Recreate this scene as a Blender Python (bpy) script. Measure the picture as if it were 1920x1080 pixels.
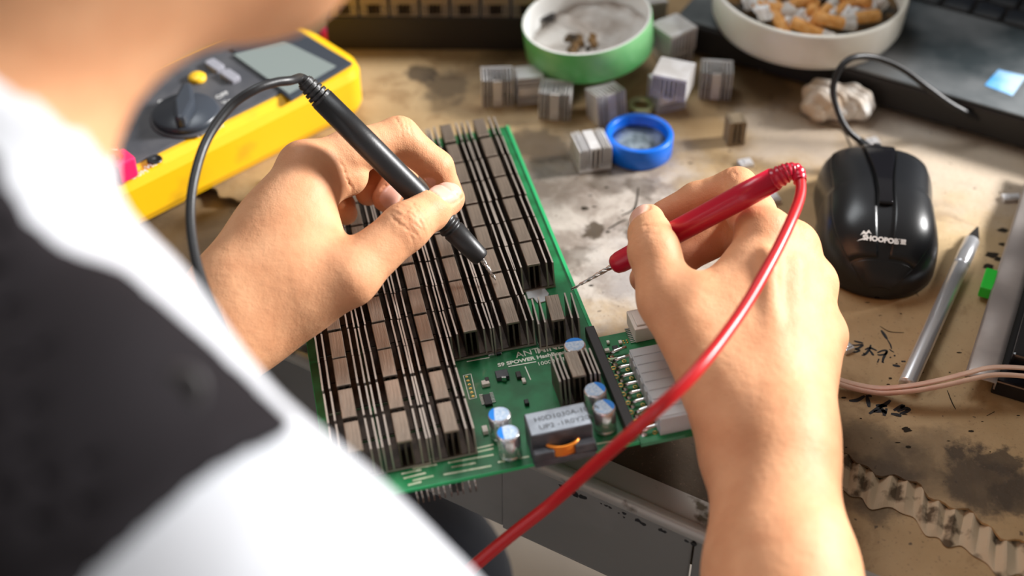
import bpy, bmesh, math, random
import numpy as np
from mathutils import Vector, Matrix, Euler
random.seed(7); rng = np.random.default_rng(7)
C = bpy.context.scene.collection
for o in list(bpy.data.objects): bpy.data.objects.remove(o)
sc = bpy.context.scene

# ------------------------------------------------------------------ camera, light, exposure
CAMH, PITCH, LENS = 0.5, 42.0, 50.0
cd = bpy.data.cameras.new('camera'); cam = bpy.data.objects.new('camera', cd); C.objects.link(cam)
cam.location = (0, 0, CAMH); cam.rotation_euler = (math.radians(90 - PITCH), 0, 0)
cd.lens = LENS; cd.sensor_width = 36; cd.clip_start = 0.01
cd.dof.use_dof = True; cd.dof.focus_distance = 0.675; cd.dof.aperture_fstop = 4.5
sc.camera = cam
sc.view_settings.view_transform = 'Standard'; sc.view_settings.look = 'None'
sc.view_settings.gamma = 1; sc.view_settings.exposure = 0.0
w = bpy.data.worlds.new('world'); sc.world = w; w.use_nodes = True
w.node_tree.nodes['Background'].inputs[0].default_value = (1.0, 0.90, 0.80, 1)
w.node_tree.nodes['Background'].inputs[1].default_value = 0.20

def area(name, loc, target, sx, sy, power, col):
    ld = bpy.data.lights.new(name, 'AREA'); ld.shape = 'RECTANGLE'; ld.size = sx; ld.size_y = sy
    ld.energy = power; ld.color = col
    o = bpy.data.objects.new(name, ld); C.objects.link(o); o.location = loc
    o.rotation_euler = (Vector(target) - Vector(loc)).to_track_quat('-Z', 'Y').to_euler()
    return o
area('window_light', (2.1, 1.15, 1.15), (0.05, 0.5, 0), 0.5, 0.45, 170, (1.0, 0.985, 0.97))
area('far_fill_light', (-0.35, 1.45, 1.7), (0.05, 0.75, 0), 0.9, 0.6, 13, (0.93, 0.97, 1.0))  # fill lamp added from behind to brighten the far objects

# ------------------------------------------------------------------ picture <-> world measuring
FPX = 1920 * LENS / 36; TH = math.radians(PITCH)
CP = np.array([0, 0, CAMH]); CR = np.array([1., 0, 0])
CF = np.array([0, math.cos(TH), -math.sin(TH)]); CU = np.array([0, math.sin(TH), math.cos(TH)])
def ray(x, y): return CF + CR * (x - 960) / FPX - CU * (y - 540) / FPX
def W(x, y, z=0.0):
    d = ray(x, y); return CP + d * ((z - CAMH) / d[2])
def D(x, y, dep): return CP + ray(x, y) * dep
def proj(P):
    v = np.asarray(P) - CP; dz = v @ CF
    return 960 + FPX * (v @ CR) / dz, 540 - FPX * (v @ CU) / dz, dz

# ------------------------------------------------------------------ materials
def mat(name, col, rough=0.5, metal=0.0, col2=None, nscale=40, ndetail=4, lo=0.4, hi=0.6, bump=0.0, bscale=200,
        sss=0.0, spec=0.5, coat=0.0, trans=0.0, stretch=None, rough2=None):
    m = bpy.data.materials.new(name); m.use_nodes = True; nt = m.node_tree; n = nt.nodes; l = nt.links
    b = n['Principled BSDF']; b.inputs['Base Color'].default_value = (*col, 1)
    b.inputs['Roughness'].default_value = rough; b.inputs['Metallic'].default_value = metal
    b.inputs['Specular IOR Level'].default_value = spec
    b.inputs['Coat Weight'].default_value = coat; b.inputs['Transmission Weight'].default_value = trans
    if sss:
        b.inputs['Subsurface Weight'].default_value = sss
        b.inputs['Subsurface Radius'].default_value = (1.0, 0.35, 0.2); b.inputs['Subsurface Scale'].default_value = 0.004
    tc = n.new('ShaderNodeTexCoord'); mp = n.new('ShaderNodeMapping'); l.new(tc.outputs['Object'], mp.inputs[0])
    if stretch: mp.inputs['Scale'].default_value = stretch
    if col2 is not None:
        no = n.new('ShaderNodeTexNoise'); no.inputs['Scale'].default_value = nscale; no.inputs['Detail'].default_value = ndetail
        l.new(mp.outputs[0], no.inputs['Vector'])
        r = n.new('ShaderNodeMapRange'); r.inputs[1].default_value = lo; r.inputs[2].default_value = hi
        l.new(no.outputs[0], r.inputs[0])
        mx = n.new('ShaderNodeMix'); mx.data_type = 'RGBA'
        mx.inputs[6].default_value = (*col, 1); mx.inputs[7].default_value = (*col2, 1)
        l.new(r.outputs[0], mx.inputs[0]); l.new(mx.outputs[2], b.inputs['Base Color'])
        if rough2 is not None:
            r2 = n.new('ShaderNodeMapRange'); r2.inputs[3].default_value = rough; r2.inputs[4].default_value = rough2
            l.new(r.outputs[0], r2.inputs[0]); l.new(r2.outputs[0], b.inputs['Roughness'])
    if bump:
        no = n.new('ShaderNodeTexNoise'); no.inputs['Scale'].default_value = bscale; no.inputs['Detail'].default_value = 3
        l.new(mp.outputs[0], no.inputs['Vector'])
        bp = n.new('ShaderNodeBump'); bp.inputs['Strength'].default_value = bump; bp.inputs['Distance'].default_value = 0.001
        l.new(no.outputs[0], bp.inputs['Height']); l.new(bp.outputs[0], b.inputs['Normal'])
    return m
M = {}
M['pcb'] = mat('pcb_green', (0.004, 0.13, 0.035), 0.35, col2=(0.010, 0.22, 0.07), nscale=60, coat=0.3)
M['pcb_edge'] = mat('pcb_edge', (0.02, 0.42, 0.14), 0.5)
M['fin'] = mat('dark_aluminium', (0.060, 0.045, 0.036), 0.45, 0.5, col2=(0.11, 0.08, 0.06), nscale=150, bump=0.15, bscale=900)
M['fin_tip'] = mat('worn_fin_edge', (0.42, 0.36, 0.31), 0.4, 0.5)
M['pad'] = mat('brushed_pad', (0.27, 0.215, 0.17), 0.36, 0.75, col2=(0.35, 0.275, 0.215), nscale=700, bump=0.25, bscale=1500, stretch=(1, .08, 1))
M['silk'] = mat('silkscreen', (0.80, 0.83, 0.72), 0.6)
M['tin'] = mat('tinned_copper', (0.62, 0.64, 0.46), 0.35, 0.4, col2=(0.45, 0.55, 0.35), nscale=300)
M['gold'] = mat('gold_pad', (0.75, 0.5, 0.15), 0.3, 0.9)
M['solder'] = mat('solder', (0.75, 0.75, 0.74), 0.22, 1.0)
M['chip'] = mat('black_epoxy', (0.012, 0.012, 0.013), 0.45)
M['cap_can'] = mat('capacitor_can', (0.82, 0.82, 0.84), 0.25, 0.85)
M['cap_top'] = mat('capacitor_top', (0.38, 0.54, 0.74), 0.4, 0.0, col2=(0.62, 0.72, 0.84), nscale=900)
M['blue'] = mat('capacitor_blue', (0.0, 0.22, 0.75), 0.4)
M['choke'] = mat('ferrite_grey', (0.045, 0.048, 0.055), 0.4, col2=(0.08, 0.085, 0.095), nscale=120)
M['choke_top'] = mat('ferrite_top', (0.33, 0.37, 0.42), 0.4, col2=(0.25, 0.28, 0.32), nscale=120)
M['copper'] = mat('copper_winding', (0.85, 0.27, 0.03), 0.3, 0.5)
M['nylon'] = mat('white_nylon', (0.52, 0.54, 0.55), 0.35, sss=0.1, bump=0.1, bscale=300)
M['cream'] = mat('cream_plastic', (0.80, 0.74, 0.66), 0.5)
M['dark'] = mat('dark_brown_plastic', (0.022, 0.017, 0.015), 0.5)
M['black'] = mat('black_plastic', (0.012, 0.012, 0.014), 0.32)
M['rubber'] = mat('black_rubber', (0.014, 0.014, 0.015), 0.42, bump=0.06, bscale=900)
M['gloss'] = mat('gloss_black', (0.008, 0.008, 0.010), 0.16)
M['red'] = mat('red_plastic', (0.50, 0.006, 0.030), 0.28)
M['redcable'] = mat('red_cable', (0.52, 0.008, 0.012), 0.36)
M['pink'] = mat('pink_plastic', (0.80, 0.02, 0.13), 0.35)
M['steel'] = mat('steel_tip', (0.65, 0.62, 0.58), 0.22, 1.0)
M['yellow'] = mat('yellow_rubber', (0.90, 0.50, 0.004), 0.45, col2=(0.62, 0.33, 0.01), nscale=35, lo=0.58, hi=0.8, bump=0.05)
M['meter'] = mat('meter_grey', (0.050, 0.052, 0.062), 0.5, col2=(0.075, 0.075, 0.083), nscale=60)
M['screen'] = mat('lcd_screen', (0.23, 0.27, 0.26), 0.12, coat=0.5)
M['knob'] = mat('knob_grey', (0.040, 0.048, 0.062), 0.3)
M['ygbutton'] = mat('yellow_button', (0.95, 0.55, 0.02), 0.4)
M['greybutton'] = mat('grey_button', (0.30, 0.30, 0.34), 0.4)
M['mouse'] = mat('mouse_black', (0.010, 0.011, 0.013), 0.30, bump=0.03, bscale=1500)
M['print'] = mat('silver_print', (0.75, 0.75, 0.73), 0.4)
M['alum'] = mat('knife_aluminium', (0.84, 0.85, 0.88), 0.30, 0.72)
M['blade'] = mat('dark_blade', (0.09, 0.085, 0.08), 0.35, 0.8)
M['sink_light'] = mat('loose_sink_alu', (0.78, 0.77, 0.78), 0.42, 0.2, col2=(0.58, 0.55, 0.53), nscale=60)
M['sink_brown'] = mat('loose_sink_brown', (0.30, 0.23, 0.15), 0.5, 0.3)
M['bluecap'] = mat('blue_cap', (0.0, 0.16, 0.80), 0.35)
M['paste'] = mat('grey_paste', (0.34, 0.39, 0.43), 0.35, 0.5, col2=(0.12, 0.15, 0.17), nscale=120, bump=0.6, bscale=400)
M['greentin'] = mat('green_tin', (0.13, 0.55, 0.17), 0.3, col2=(0.28, 0.68, 0.30), nscale=25)
M['whitein'] = mat('white_lining', (0.88, 0.88, 0.85), 0.35)
M['ash'] = mat('ash', (0.46, 0.40, 0.35), 0.9, col2=(0.70, 0.67, 0.63), nscale=45, bump=0.6, bscale=250)
M['soot'] = mat('soot', (0.035, 0.028, 0.02), 0.9, col2=(0.22, 0.12, 0.04), nscale=80)
M['enamel'] = mat('white_enamel', (0.90, 0.88, 0.82), 0.35, col2=(0.78, 0.75, 0.66), nscale=18)
M['paper'] = mat('white_paper', (0.86, 0.86, 0.86), 0.8)
M['filter'] = mat('orange_filter', (0.75, 0.33, 0.07), 0.7, col2=(0.85, 0.45, 0.15), nscale=300)
M['laptop'] = mat('dusty_laptop', (0.045, 0.058, 0.064), 0.42, col2=(0.20, 0.21, 0.215), nscale=14, ndetail=6, lo=0.42, hi=0.66, rough2=0.75)
M['laptop_side'] = mat('laptop_side', (0.014, 0.012, 0.012), 0.5)
M['key'] = mat('keycap', (0.018, 0.022, 0.030), 0.4, col2=(0.05, 0.055, 0.06), nscale=40)
M['sticker'] = mat('blue_sticker', (0.10, 0.42, 0.85), 0.3, col2=(0.55, 0.75, 0.95), nscale=30)
M['stone'] = mat('rosin_lump', (0.66, 0.52, 0.38), 0.55, col2=(0.85, 0.82, 0.78), nscale=45, bump=0.5, bscale=150)
M['flange'] = mat('dull_tape', (0.47, 0.42, 0.39), 0.42, 0.45, col2=(0.36, 0.32, 0.30), nscale=30)
M['greenplastic'] = mat('green_plastic', (0.02, 0.62, 0.04), 0.4)
M['ribbon'] = mat('ribbon_insulation', (0.74, 0.52, 0.40), 0.5, col2=(0.66, 0.36, 0.28), nscale=60, lo=0.45, hi=0.7)
M['grey_steel'] = mat('painted_steel', (0.23, 0.23, 0.22), 0.5, col2=(0.18, 0.18, 0.17), nscale=12, bump=0.1)
M['edge_steel'] = mat('worn_steel_edge', (0.40, 0.385, 0.35), 0.4, 0.2, col2=(0.10, 0.085, 0.06), nscale=70, lo=0.60, hi=0.68)
M['ink'] = mat('marker_ink', (0.012, 0.012, 0.014), 0.6)
M['inkgrey'] = mat('faded_ink', (0.035, 0.028, 0.02), 0.9, spec=0.1)
M['shirt'] = mat('white_cotton', (0.52, 0.54, 0.58), 0.9, bump=0.1, bscale=600)
M['vest'] = mat('black_cloth', (0.013, 0.011, 0.013), 0.9, spec=0.15, bump=0.08, bscale=900)
M['button'] = mat('snap_button', (0.055, 0.052, 0.055), 0.4)
M['hair'] = mat('black_hair', (0.012, 0.010, 0.009), 0.5, bump=0.8, bscale=300, stretch=(1, 1, .1))
M['jeans'] = mat('blue_jeans', (0.035, 0.05, 0.085), 0.85, bump=0.3, bscale=700)
M['floor'] = mat('floor_tile', (0.66, 0.63, 0.59), 0.4, col2=(0.56, 0.53, 0.50), nscale=3)
M['flute'] = mat('cardboard_flute', (0.52, 0.42, 0.29), 0.85, col2=(0.10, 0.07, 0.04), nscale=95, lo=0.52, hi=0.64)
M['brass'] = mat('old_brass', (0.55, 0.55, 0.30), 0.35, 0.8)

def skin_mat():
    m = mat('skin', (0.72, 0.40, 0.26), 0.42, sss=0.12, spec=0.28)
    nt = m.node_tree; n = nt.nodes; l = nt.links; b = n['Principled BSDF']
    tc = n['Texture Coordinate']
    no = n.new('ShaderNodeTexNoise'); no.inputs['Scale'].default_value = 60; no.inputs['Detail'].default_value = 5
    l.new(tc.outputs['Object'], no.inputs['Vector'])
    cr = n.new('ShaderNodeMix'); cr.data_type = 'RGBA'
    cr.inputs[6].default_value = (0.74, 0.385, 0.205, 1); cr.inputs[7].default_value = (0.64, 0.30, 0.15, 1)
    mr = n.new('ShaderNodeMapRange'); mr.inputs[1].default_value = 0.35; mr.inputs[2].default_value = 0.7
    l.new(no.outputs[0], mr.inputs[0]); l.new(mr.outputs[0], cr.inputs[0])
    ar = n.new('ShaderNodeAttribute'); ar.attribute_name = 'red'
    mx = n.new('ShaderNodeMix'); mx.data_type = 'RGBA'; mx.inputs[7].default_value = (0.62, 0.22, 0.13, 1)
    l.new(cr.outputs[2], mx.inputs[6]); l.new(ar.outputs['Fac'], mx.inputs[0])
    an = n.new('ShaderNodeAttribute'); an.attribute_name = 'nail'
    m2 = n.new('ShaderNodeMix'); m2.data_type = 'RGBA'; m2.inputs[7].default_value = (0.78, 0.44, 0.34, 1)
    l.new(mx.outputs[2], m2.inputs[6]); l.new(an.outputs['Fac'], m2.inputs[0]); l.new(m2.outputs[2], b.inputs['Base Color'])
    rr = n.new('ShaderNodeMapRange'); rr.inputs[3].default_value = 0.56; rr.inputs[4].default_value = 0.24
    l.new(an.outputs['Fac'], rr.inputs[0]); l.new(rr.outputs[0], b.inputs['Roughness'])
    vo = n.new('ShaderNodeTexVoronoi'); vo.inputs['Scale'].default_value = 900; vo.feature = 'DISTANCE_TO_EDGE'
    n2 = n.new('ShaderNodeTexNoise'); n2.inputs['Scale'].default_value = 260; n2.inputs['Detail'].default_value = 3
    l.new(tc.outputs['Object'], vo.inputs['Vector']); l.new(tc.outputs['Object'], n2.inputs['Vector'])
    ad = n.new('ShaderNodeMath'); ad.operation = 'MULTIPLY_ADD'; ad.inputs[1].default_value = 0.35
    l.new(vo.outputs[0], ad.inputs[0]); l.new(n2.outputs[0], ad.inputs[2])
    iv = n.new('ShaderNodeMath'); iv.operation = 'MULTIPLY_ADD'; iv.inputs[1].default_value = -0.4; iv.inputs[2].default_value = 0.4
    l.new(an.outputs['Fac'], iv.inputs[0])
    bp = n.new('ShaderNodeBump'); bp.inputs['Distance'].default_value = 0.0008
    l.new(iv.outputs[0], bp.inputs['Strength']); l.new(ad.outputs[0], bp.inputs['Height']); l.new(bp.outputs[0], b.inputs['Normal'])
    return m
M['skin'] = skin_mat()

def cardboard_mat():
    m = bpy.data.materials.new('stained_board'); m.use_nodes = True; nt = m.node_tree; n = nt.nodes; l = nt.links
    b = n['Principled BSDF']
    tc = n.new('ShaderNodeNewGeometry'); V = tc.outputs['Position']
    def noise(sc_, det=5, rough=.55, dist=0.0, off=0.0):
        a = n.new('ShaderNodeTexNoise'); a.inputs['Scale'].default_value = sc_; a.inputs['Detail'].default_value = det
        a.inputs['Roughness'].default_value = rough; a.inputs['Distortion'].default_value = dist
        mp = n.new('ShaderNodeMapping'); mp.inputs['Location'].default_value = (off, off * .7, 0)
        l.new(V, mp.inputs[0]); l.new(mp.outputs[0], a.inputs['Vector']); return a.outputs[0]
    def ramp(x, a, c, inv=False):
        r = n.new('ShaderNodeMapRange'); r.interpolation_type = 'SMOOTHSTEP'
        r.inputs[1].default_value = a; r.inputs[2].default_value = c
        if inv: r.inputs[3].default_value = 1; r.inputs[4].default_value = 0
        l.new(x, r.inputs[0]); return r.outputs[0]
    def mixc(f, c1, c2):
        x = n.new('ShaderNodeMix'); x.data_type = 'RGBA'
        for i, c in ((6, c1), (7, c2)):
            if isinstance(c, tuple): x.inputs[i].default_value = (*c, 1)
            else: l.new(c, x.inputs[i])
        l.new(f, x.inputs[0]); return x.outputs[2]
    def math2(op, a, c):
        x = n.new('ShaderNodeMath'); x.operation = op
        for i, q in ((0, a), (1, c)):
            if isinstance(q, (int, float)): x.inputs[i].default_value = q
            else: l.new(q, x.inputs[i])
        return x.outputs[0]
    def blob(px, py, r, edge=.5, wob=.02):     # a stain or painted-shade patch round a place on the table, irregular rim
        p = W(px, py, 0)
        s = n.new('ShaderNodeVectorMath'); s.operation = 'DISTANCE'; l.new(V, s.inputs[0]); s.inputs[1].default_value = (p[0], p[1], 0)
        d = math2('ADD', s.outputs['Value'], math2('MULTIPLY', math2('SUBTRACT', noise(35, 6, .65, 0, px * .01), .5), wob * 4))
        return ramp(d, r * (1 - edge), r, True)
    base = mixc(ramp(noise(9, 6), .35, .65), (0.38, 0.245, 0.110), (0.50, 0.355, 0.190))
    base = mixc(ramp(noise(28, 6, .6, 1.0, 3), .5, .72), base, (0.27, 0.16, 0.065))
    grey = blob(1130, 430, .105, .6, .03)
    g2 = mixc(ramp(noise(40, 6, .65, .5, 9), .38, .62), (0.26, 0.21, 0.175), (0.50, 0.44, 0.385))
    base = mixc(grey, base, g2)
    for (px, py, r) in [(1810, 290, .085), (1680, 215, .05), (1480, 250, .05)]: base = mixc(math2('MULTIPLY', blob(px, py, r, .7, .02), .55), base, (0.56, 0.50, 0.44))  # pale patches: whitish dust and the lit area's gloss put into the colour
    base = mixc(math2('MULTIPLY', blob(1230, 500, .05, .8), .5), base, (0.44, 0.42, 0.42))
    base = mixc(math2('MULTIPLY', blob(1340, 620, .05, .8, .03), .5), base, (0.24, 0.17, 0.10))
    for (px, py, r, s_) in [(790, 140, .010, .85), (840, 165, .02, .6), (1010, 275, .022, .75), (1000, 140, .05, .45), (1150, 330, .018, .5),
                            (1120, 430, .007, .9), (1205, 440, .010, .8), (1270, 590, .020, .5), (1400, 150, .04, .6), (1290, 640, .03, .5),
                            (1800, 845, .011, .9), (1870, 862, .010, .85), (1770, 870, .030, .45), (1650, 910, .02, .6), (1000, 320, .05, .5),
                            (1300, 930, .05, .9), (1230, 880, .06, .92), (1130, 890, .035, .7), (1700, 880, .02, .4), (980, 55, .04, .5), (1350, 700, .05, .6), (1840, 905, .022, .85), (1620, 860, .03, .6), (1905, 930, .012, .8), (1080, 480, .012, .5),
                            (1190, 345, .012, .6), (560, 650, .05, .6), (300, 500, .07, .65), (380, 420, .06, .5)]:
        base = mixc(math2('MULTIPLY', blob(px, py, r, .45, .012), s_), base, (0.055, 0.035, 0.018))  # stains and soot, and painted shade, as under the board and near the tear
    sp = ramp(noise(230, 2, .5, 0, 5), .70, .76)
    base = mixc(math2('MULTIPLY', sp, .8), base, (0.05, 0.03, 0.02))
    sp2 = ramp(noise(600, 2, .5, 0, 8), .62, .74)
    base = mixc(math2('MULTIPLY', sp2, .5), base, (0.16, 0.10, 0.06))
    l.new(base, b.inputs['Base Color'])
    rg = n.new('ShaderNodeMapRange'); rg.inputs[3].default_value = .62; rg.inputs[4].default_value = .36
    l.new(grey, rg.inputs[0]); l.new(rg.outputs[0], b.inputs['Roughness'])
    bp = n.new('ShaderNodeBump'); bp.inputs['Strength'].default_value = .35; bp.inputs['Distance'].default_value = .0012
    l.new(noise(160, 6, .6), bp.inputs['Height']); l.new(bp.outputs[0], b.inputs['Normal'])
    return m
M['board'] = cardboard_mat()

# ------------------------------------------------------------------ object helpers
TR = {}
def tag(o, label=None, cat=None, group=None, kind=None):
    if label: o['label'] = label
    if cat: o['category'] = cat
    if group: o['group'] = group
    if kind: o['kind'] = kind
    return o
def thing(name, label, cat, mtx=None, group=None):
    o = bpy.data.objects.new(name, None); o.empty_display_size = .01; C.objects.link(o)
    mtx = mtx or Matrix.Identity(4); o.matrix_basis = mtx; TR[o] = mtx
    return tag(o, label, cat, group)
def frame(loc, ex=None, ey=None, rz=None, eul=None):
    if eul is not None: return Matrix.Translation(Vector(loc)) @ Euler(eul).to_matrix().to_4x4()
    if rz is not None: return Matrix.Translation(Vector(loc)) @ Matrix.Rotation(rz, 4, 'Z')
    x = Vector(ex).normalized(); z = x.cross(Vector(ey)).normalized(); y = z.cross(x)
    return Matrix.Translation(Vector(loc)) @ Matrix((x, y, z)).transposed().to_4x4()
class MB:
    def __init__(s): s.v = []; s.f = []; s.m = []; s.sm = []; s.mi = 0; s.smooth = False
    def add(s, v, f, smooth=None):
        o = len(s.v); s.v += [tuple(map(float, p)) for p in v]
        s.f += [tuple(o + i for i in q) for q in f]; s.m += [s.mi] * len(f)
        s.sm += [s.smooth if smooth is None else smooth] * len(f); return s
    def box(s, lo, hi, mtx=None, taper=0):
        x0, y0, z0 = lo; x1, y1, z1 = hi; t = taper
        v = [(x0, y0, z0), (x1, y0, z0), (x1, y1, z0), (x0, y1, z0), (x0 + t, y0 + t, z1), (x1 - t, y0 + t, z1), (x1 - t, y1 - t, z1), (x0 + t, y1 - t, z1)]
        if mtx is not None: v = [mtx @ Vector(p) for p in v]
        return s.add(v, [(3, 2, 1, 0), (4, 5, 6, 7), (0, 1, 5, 4), (1, 2, 6, 5), (2, 3, 7, 6), (3, 0, 4, 7)], False)
    def prism(s, poly, z0, z1, mtx=None, smooth=False):
        n = len(poly); v = [(x, y, z0) for x, y in poly] + [(x, y, z1) for x, y in poly]
        if mtx is not None: v = [mtx @ Vector(p) for p in v]
        s.add(v, [tuple(range(n))[::-1], tuple(range(n, 2 * n))], False)
        k = len(s.v) - 2 * n
        for i in range(n):
            j = (i + 1) % n; s.f.append((k + i, k + j, k + n + j, k + n + i)); s.m.append(s.mi); s.sm.append(smooth)
        return s
    def tube(s, pts, rad, seg=14, caps=True, flat=1.0, up=None):
        P = [Vector(p) for p in pts]; n = len(P)
        R = rad if hasattr(rad, '__len__') else [rad] * n
        T = [(P[min(i + 1, n - 1)] - P[max(i - 1, 0)]).normalized() for i in range(n)]
        u = Vector(up) if up is not None else (Vector((0, 0, 1)) if abs(T[0].z) < .9 else Vector((1, 0, 0)))
        N = (u - T[0] * u.dot(T[0])).normalized(); v = []
        for i in range(n):
            N = (N - T[i] * N.dot(T[i])).normalized(); B = T[i].cross(N)
            for k in range(seg):
                a = 2 * math.pi * k / seg; v.append(P[i] + (N * math.cos(a) * flat + B * math.sin(a)) * R[i])
        f = [(i * seg + k, i * seg + (k + 1) % seg, (i + 1) * seg + (k + 1) % seg, (i + 1) * seg + k) for i in range(n - 1) for k in range(seg)]
        s.add(v, f, True)
        if caps: s.add(v[:seg], [tuple(range(seg))[::-1]], False); s.add(v[-seg:], [tuple(range(seg))], False)
        return s
    def lathe(s, prof, seg=48, mtx=None, ang=2 * math.pi, smooth=True):
        v = []; n = len(prof)
        for k in range(seg):
            a = ang * k / seg
            v += [(r * math.cos(a), r * math.sin(a), z) for r, z in prof]
        if mtx is not None: v = [mtx @ Vector(p) for p in v]
        f = [(k * n + i, ((k + 1) % seg) * n + i, ((k + 1) % seg) * n + i + 1, k * n + i + 1) for k in range(seg) for i in range(n - 1)]
        return s.add(v, f, smooth)
    def cyl(s, r, z0, z1, c=(0, 0), seg=32, mtx=None, bev=0):
        m = (mtx or Matrix.Identity(4)) @ Matrix.Translation((c[0], c[1], 0))
        b = bev
        return s.lathe([(0.00001, z0), (r - b, z0), (r, z0 + b), (r, z1 - b), (r - b, z1), (0.00001, z1)], seg, m)
    def build(s, name, mats, parent=None, world=False, bevel=0, label=None, kind=None, auto=35):
        me = bpy.data.meshes.new(name)
        v = s.v
        if parent is not None and world:
            inv = TR[parent].inverted(); v = [inv @ Vector(p) for p in v]
        me.from_pydata([tuple(p) for p in v], [], s.f); me.update()
        for m in (mats if isinstance(mats, (list, tuple)) else [mats]): me.materials.append(m)
        me.polygons.foreach_set('material_index', s.m); me.polygons.foreach_set('use_smooth', s.sm)
        bm = bmesh.new(); bm.from_mesh(me)
        bmesh.ops.remove_doubles(bm, verts=bm.verts, dist=1e-7)
        bmesh.ops.recalc_face_normals(bm, faces=bm.faces); bm.to_mesh(me); bm.free()
        o = bpy.data.objects.new(name, me); C.objects.link(o)
        if parent is not None:
            o.parent = parent; TR[o] = TR[parent]
        else: TR[o] = Matrix.Identity(4)
        if bevel:
            b = o.modifiers.new('b', 'BEVEL'); b.width = bevel; b.segments = 2; b.limit_method = 'ANGLE'; b.angle_limit = math.radians(auto)
        if kind: o['kind'] = kind
        if label: o['label'] = label
        return o
def spline(pts, n=12):
    P = [np.array(p, float) for p in pts]; P = [2 * P[0] - P[1]] + P + [2 * P[-1] - P[-2]]; out = []
    for i in range(1, len(P) - 2):
        for k in range(n):
            t = k / n; a, b, c, d = P[i - 1], P[i], P[i + 1], P[i + 2]
            out.append(.5 * (2 * b + (c - a) * t + (2 * a - 5 * b + 4 * c - d) * t * t + (3 * b - a - 3 * c + d) * t ** 3))
    out.append(P[-2]); return out
def rrect(w_, h_, r, n=6, cx=0, cy=0):
    out = []
    for sx, sy, a0 in ((1, 1, 0), (-1, 1, 90), (-1, -1, 180), (1, -1, 270)):
        for k in range(n + 1):
            a = math.radians(a0 + 90 * k / n)
            out.append((cx + sx * (w_ / 2 - r) + r * math.cos(a), cy + sy * (h_ / 2 - r) + r * math.sin(a)))
    return out
def text(body, size, mtx, name, m, parent, world=False, bold=0.0, extrude=0.00008):
    cu = bpy.data.curves.new('t', 'FONT'); cu.body = body; cu.size = size; cu.extrude = extrude; cu.offset = bold; cu.resolution_u = 3
    t = bpy.data.objects.new('t', cu); C.objects.link(t)
    dg = bpy.context.evaluated_depsgraph_get(); me = bpy.data.meshes.new_from_object(t.evaluated_get(dg))
    bpy.data.objects.remove(t)
    mm = (TR[parent].inverted() @ mtx) if world else mtx
    me.transform(mm); me.materials.clear(); me.materials.append(m)
    o = bpy.data.objects.new(name, me); C.objects.link(o); o.parent = parent; TR[o] = TR[parent]
    return o
def clone(o, mtx, label=None, group=None):
    c = o.copy(); C.objects.link(c); c.matrix_basis = mtx; TR[c] = mtx
    if label: c['label'] = label
    if group: c['group'] = group
    def rec(a, b):
        for ch in [x for x in bpy.data.objects if x.parent == a and x not in done]:
            d = ch.copy(); C.objects.link(d); d.parent = b; done.add(d); rec(ch, d)
    done = set(); rec(o, c); return c

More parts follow.
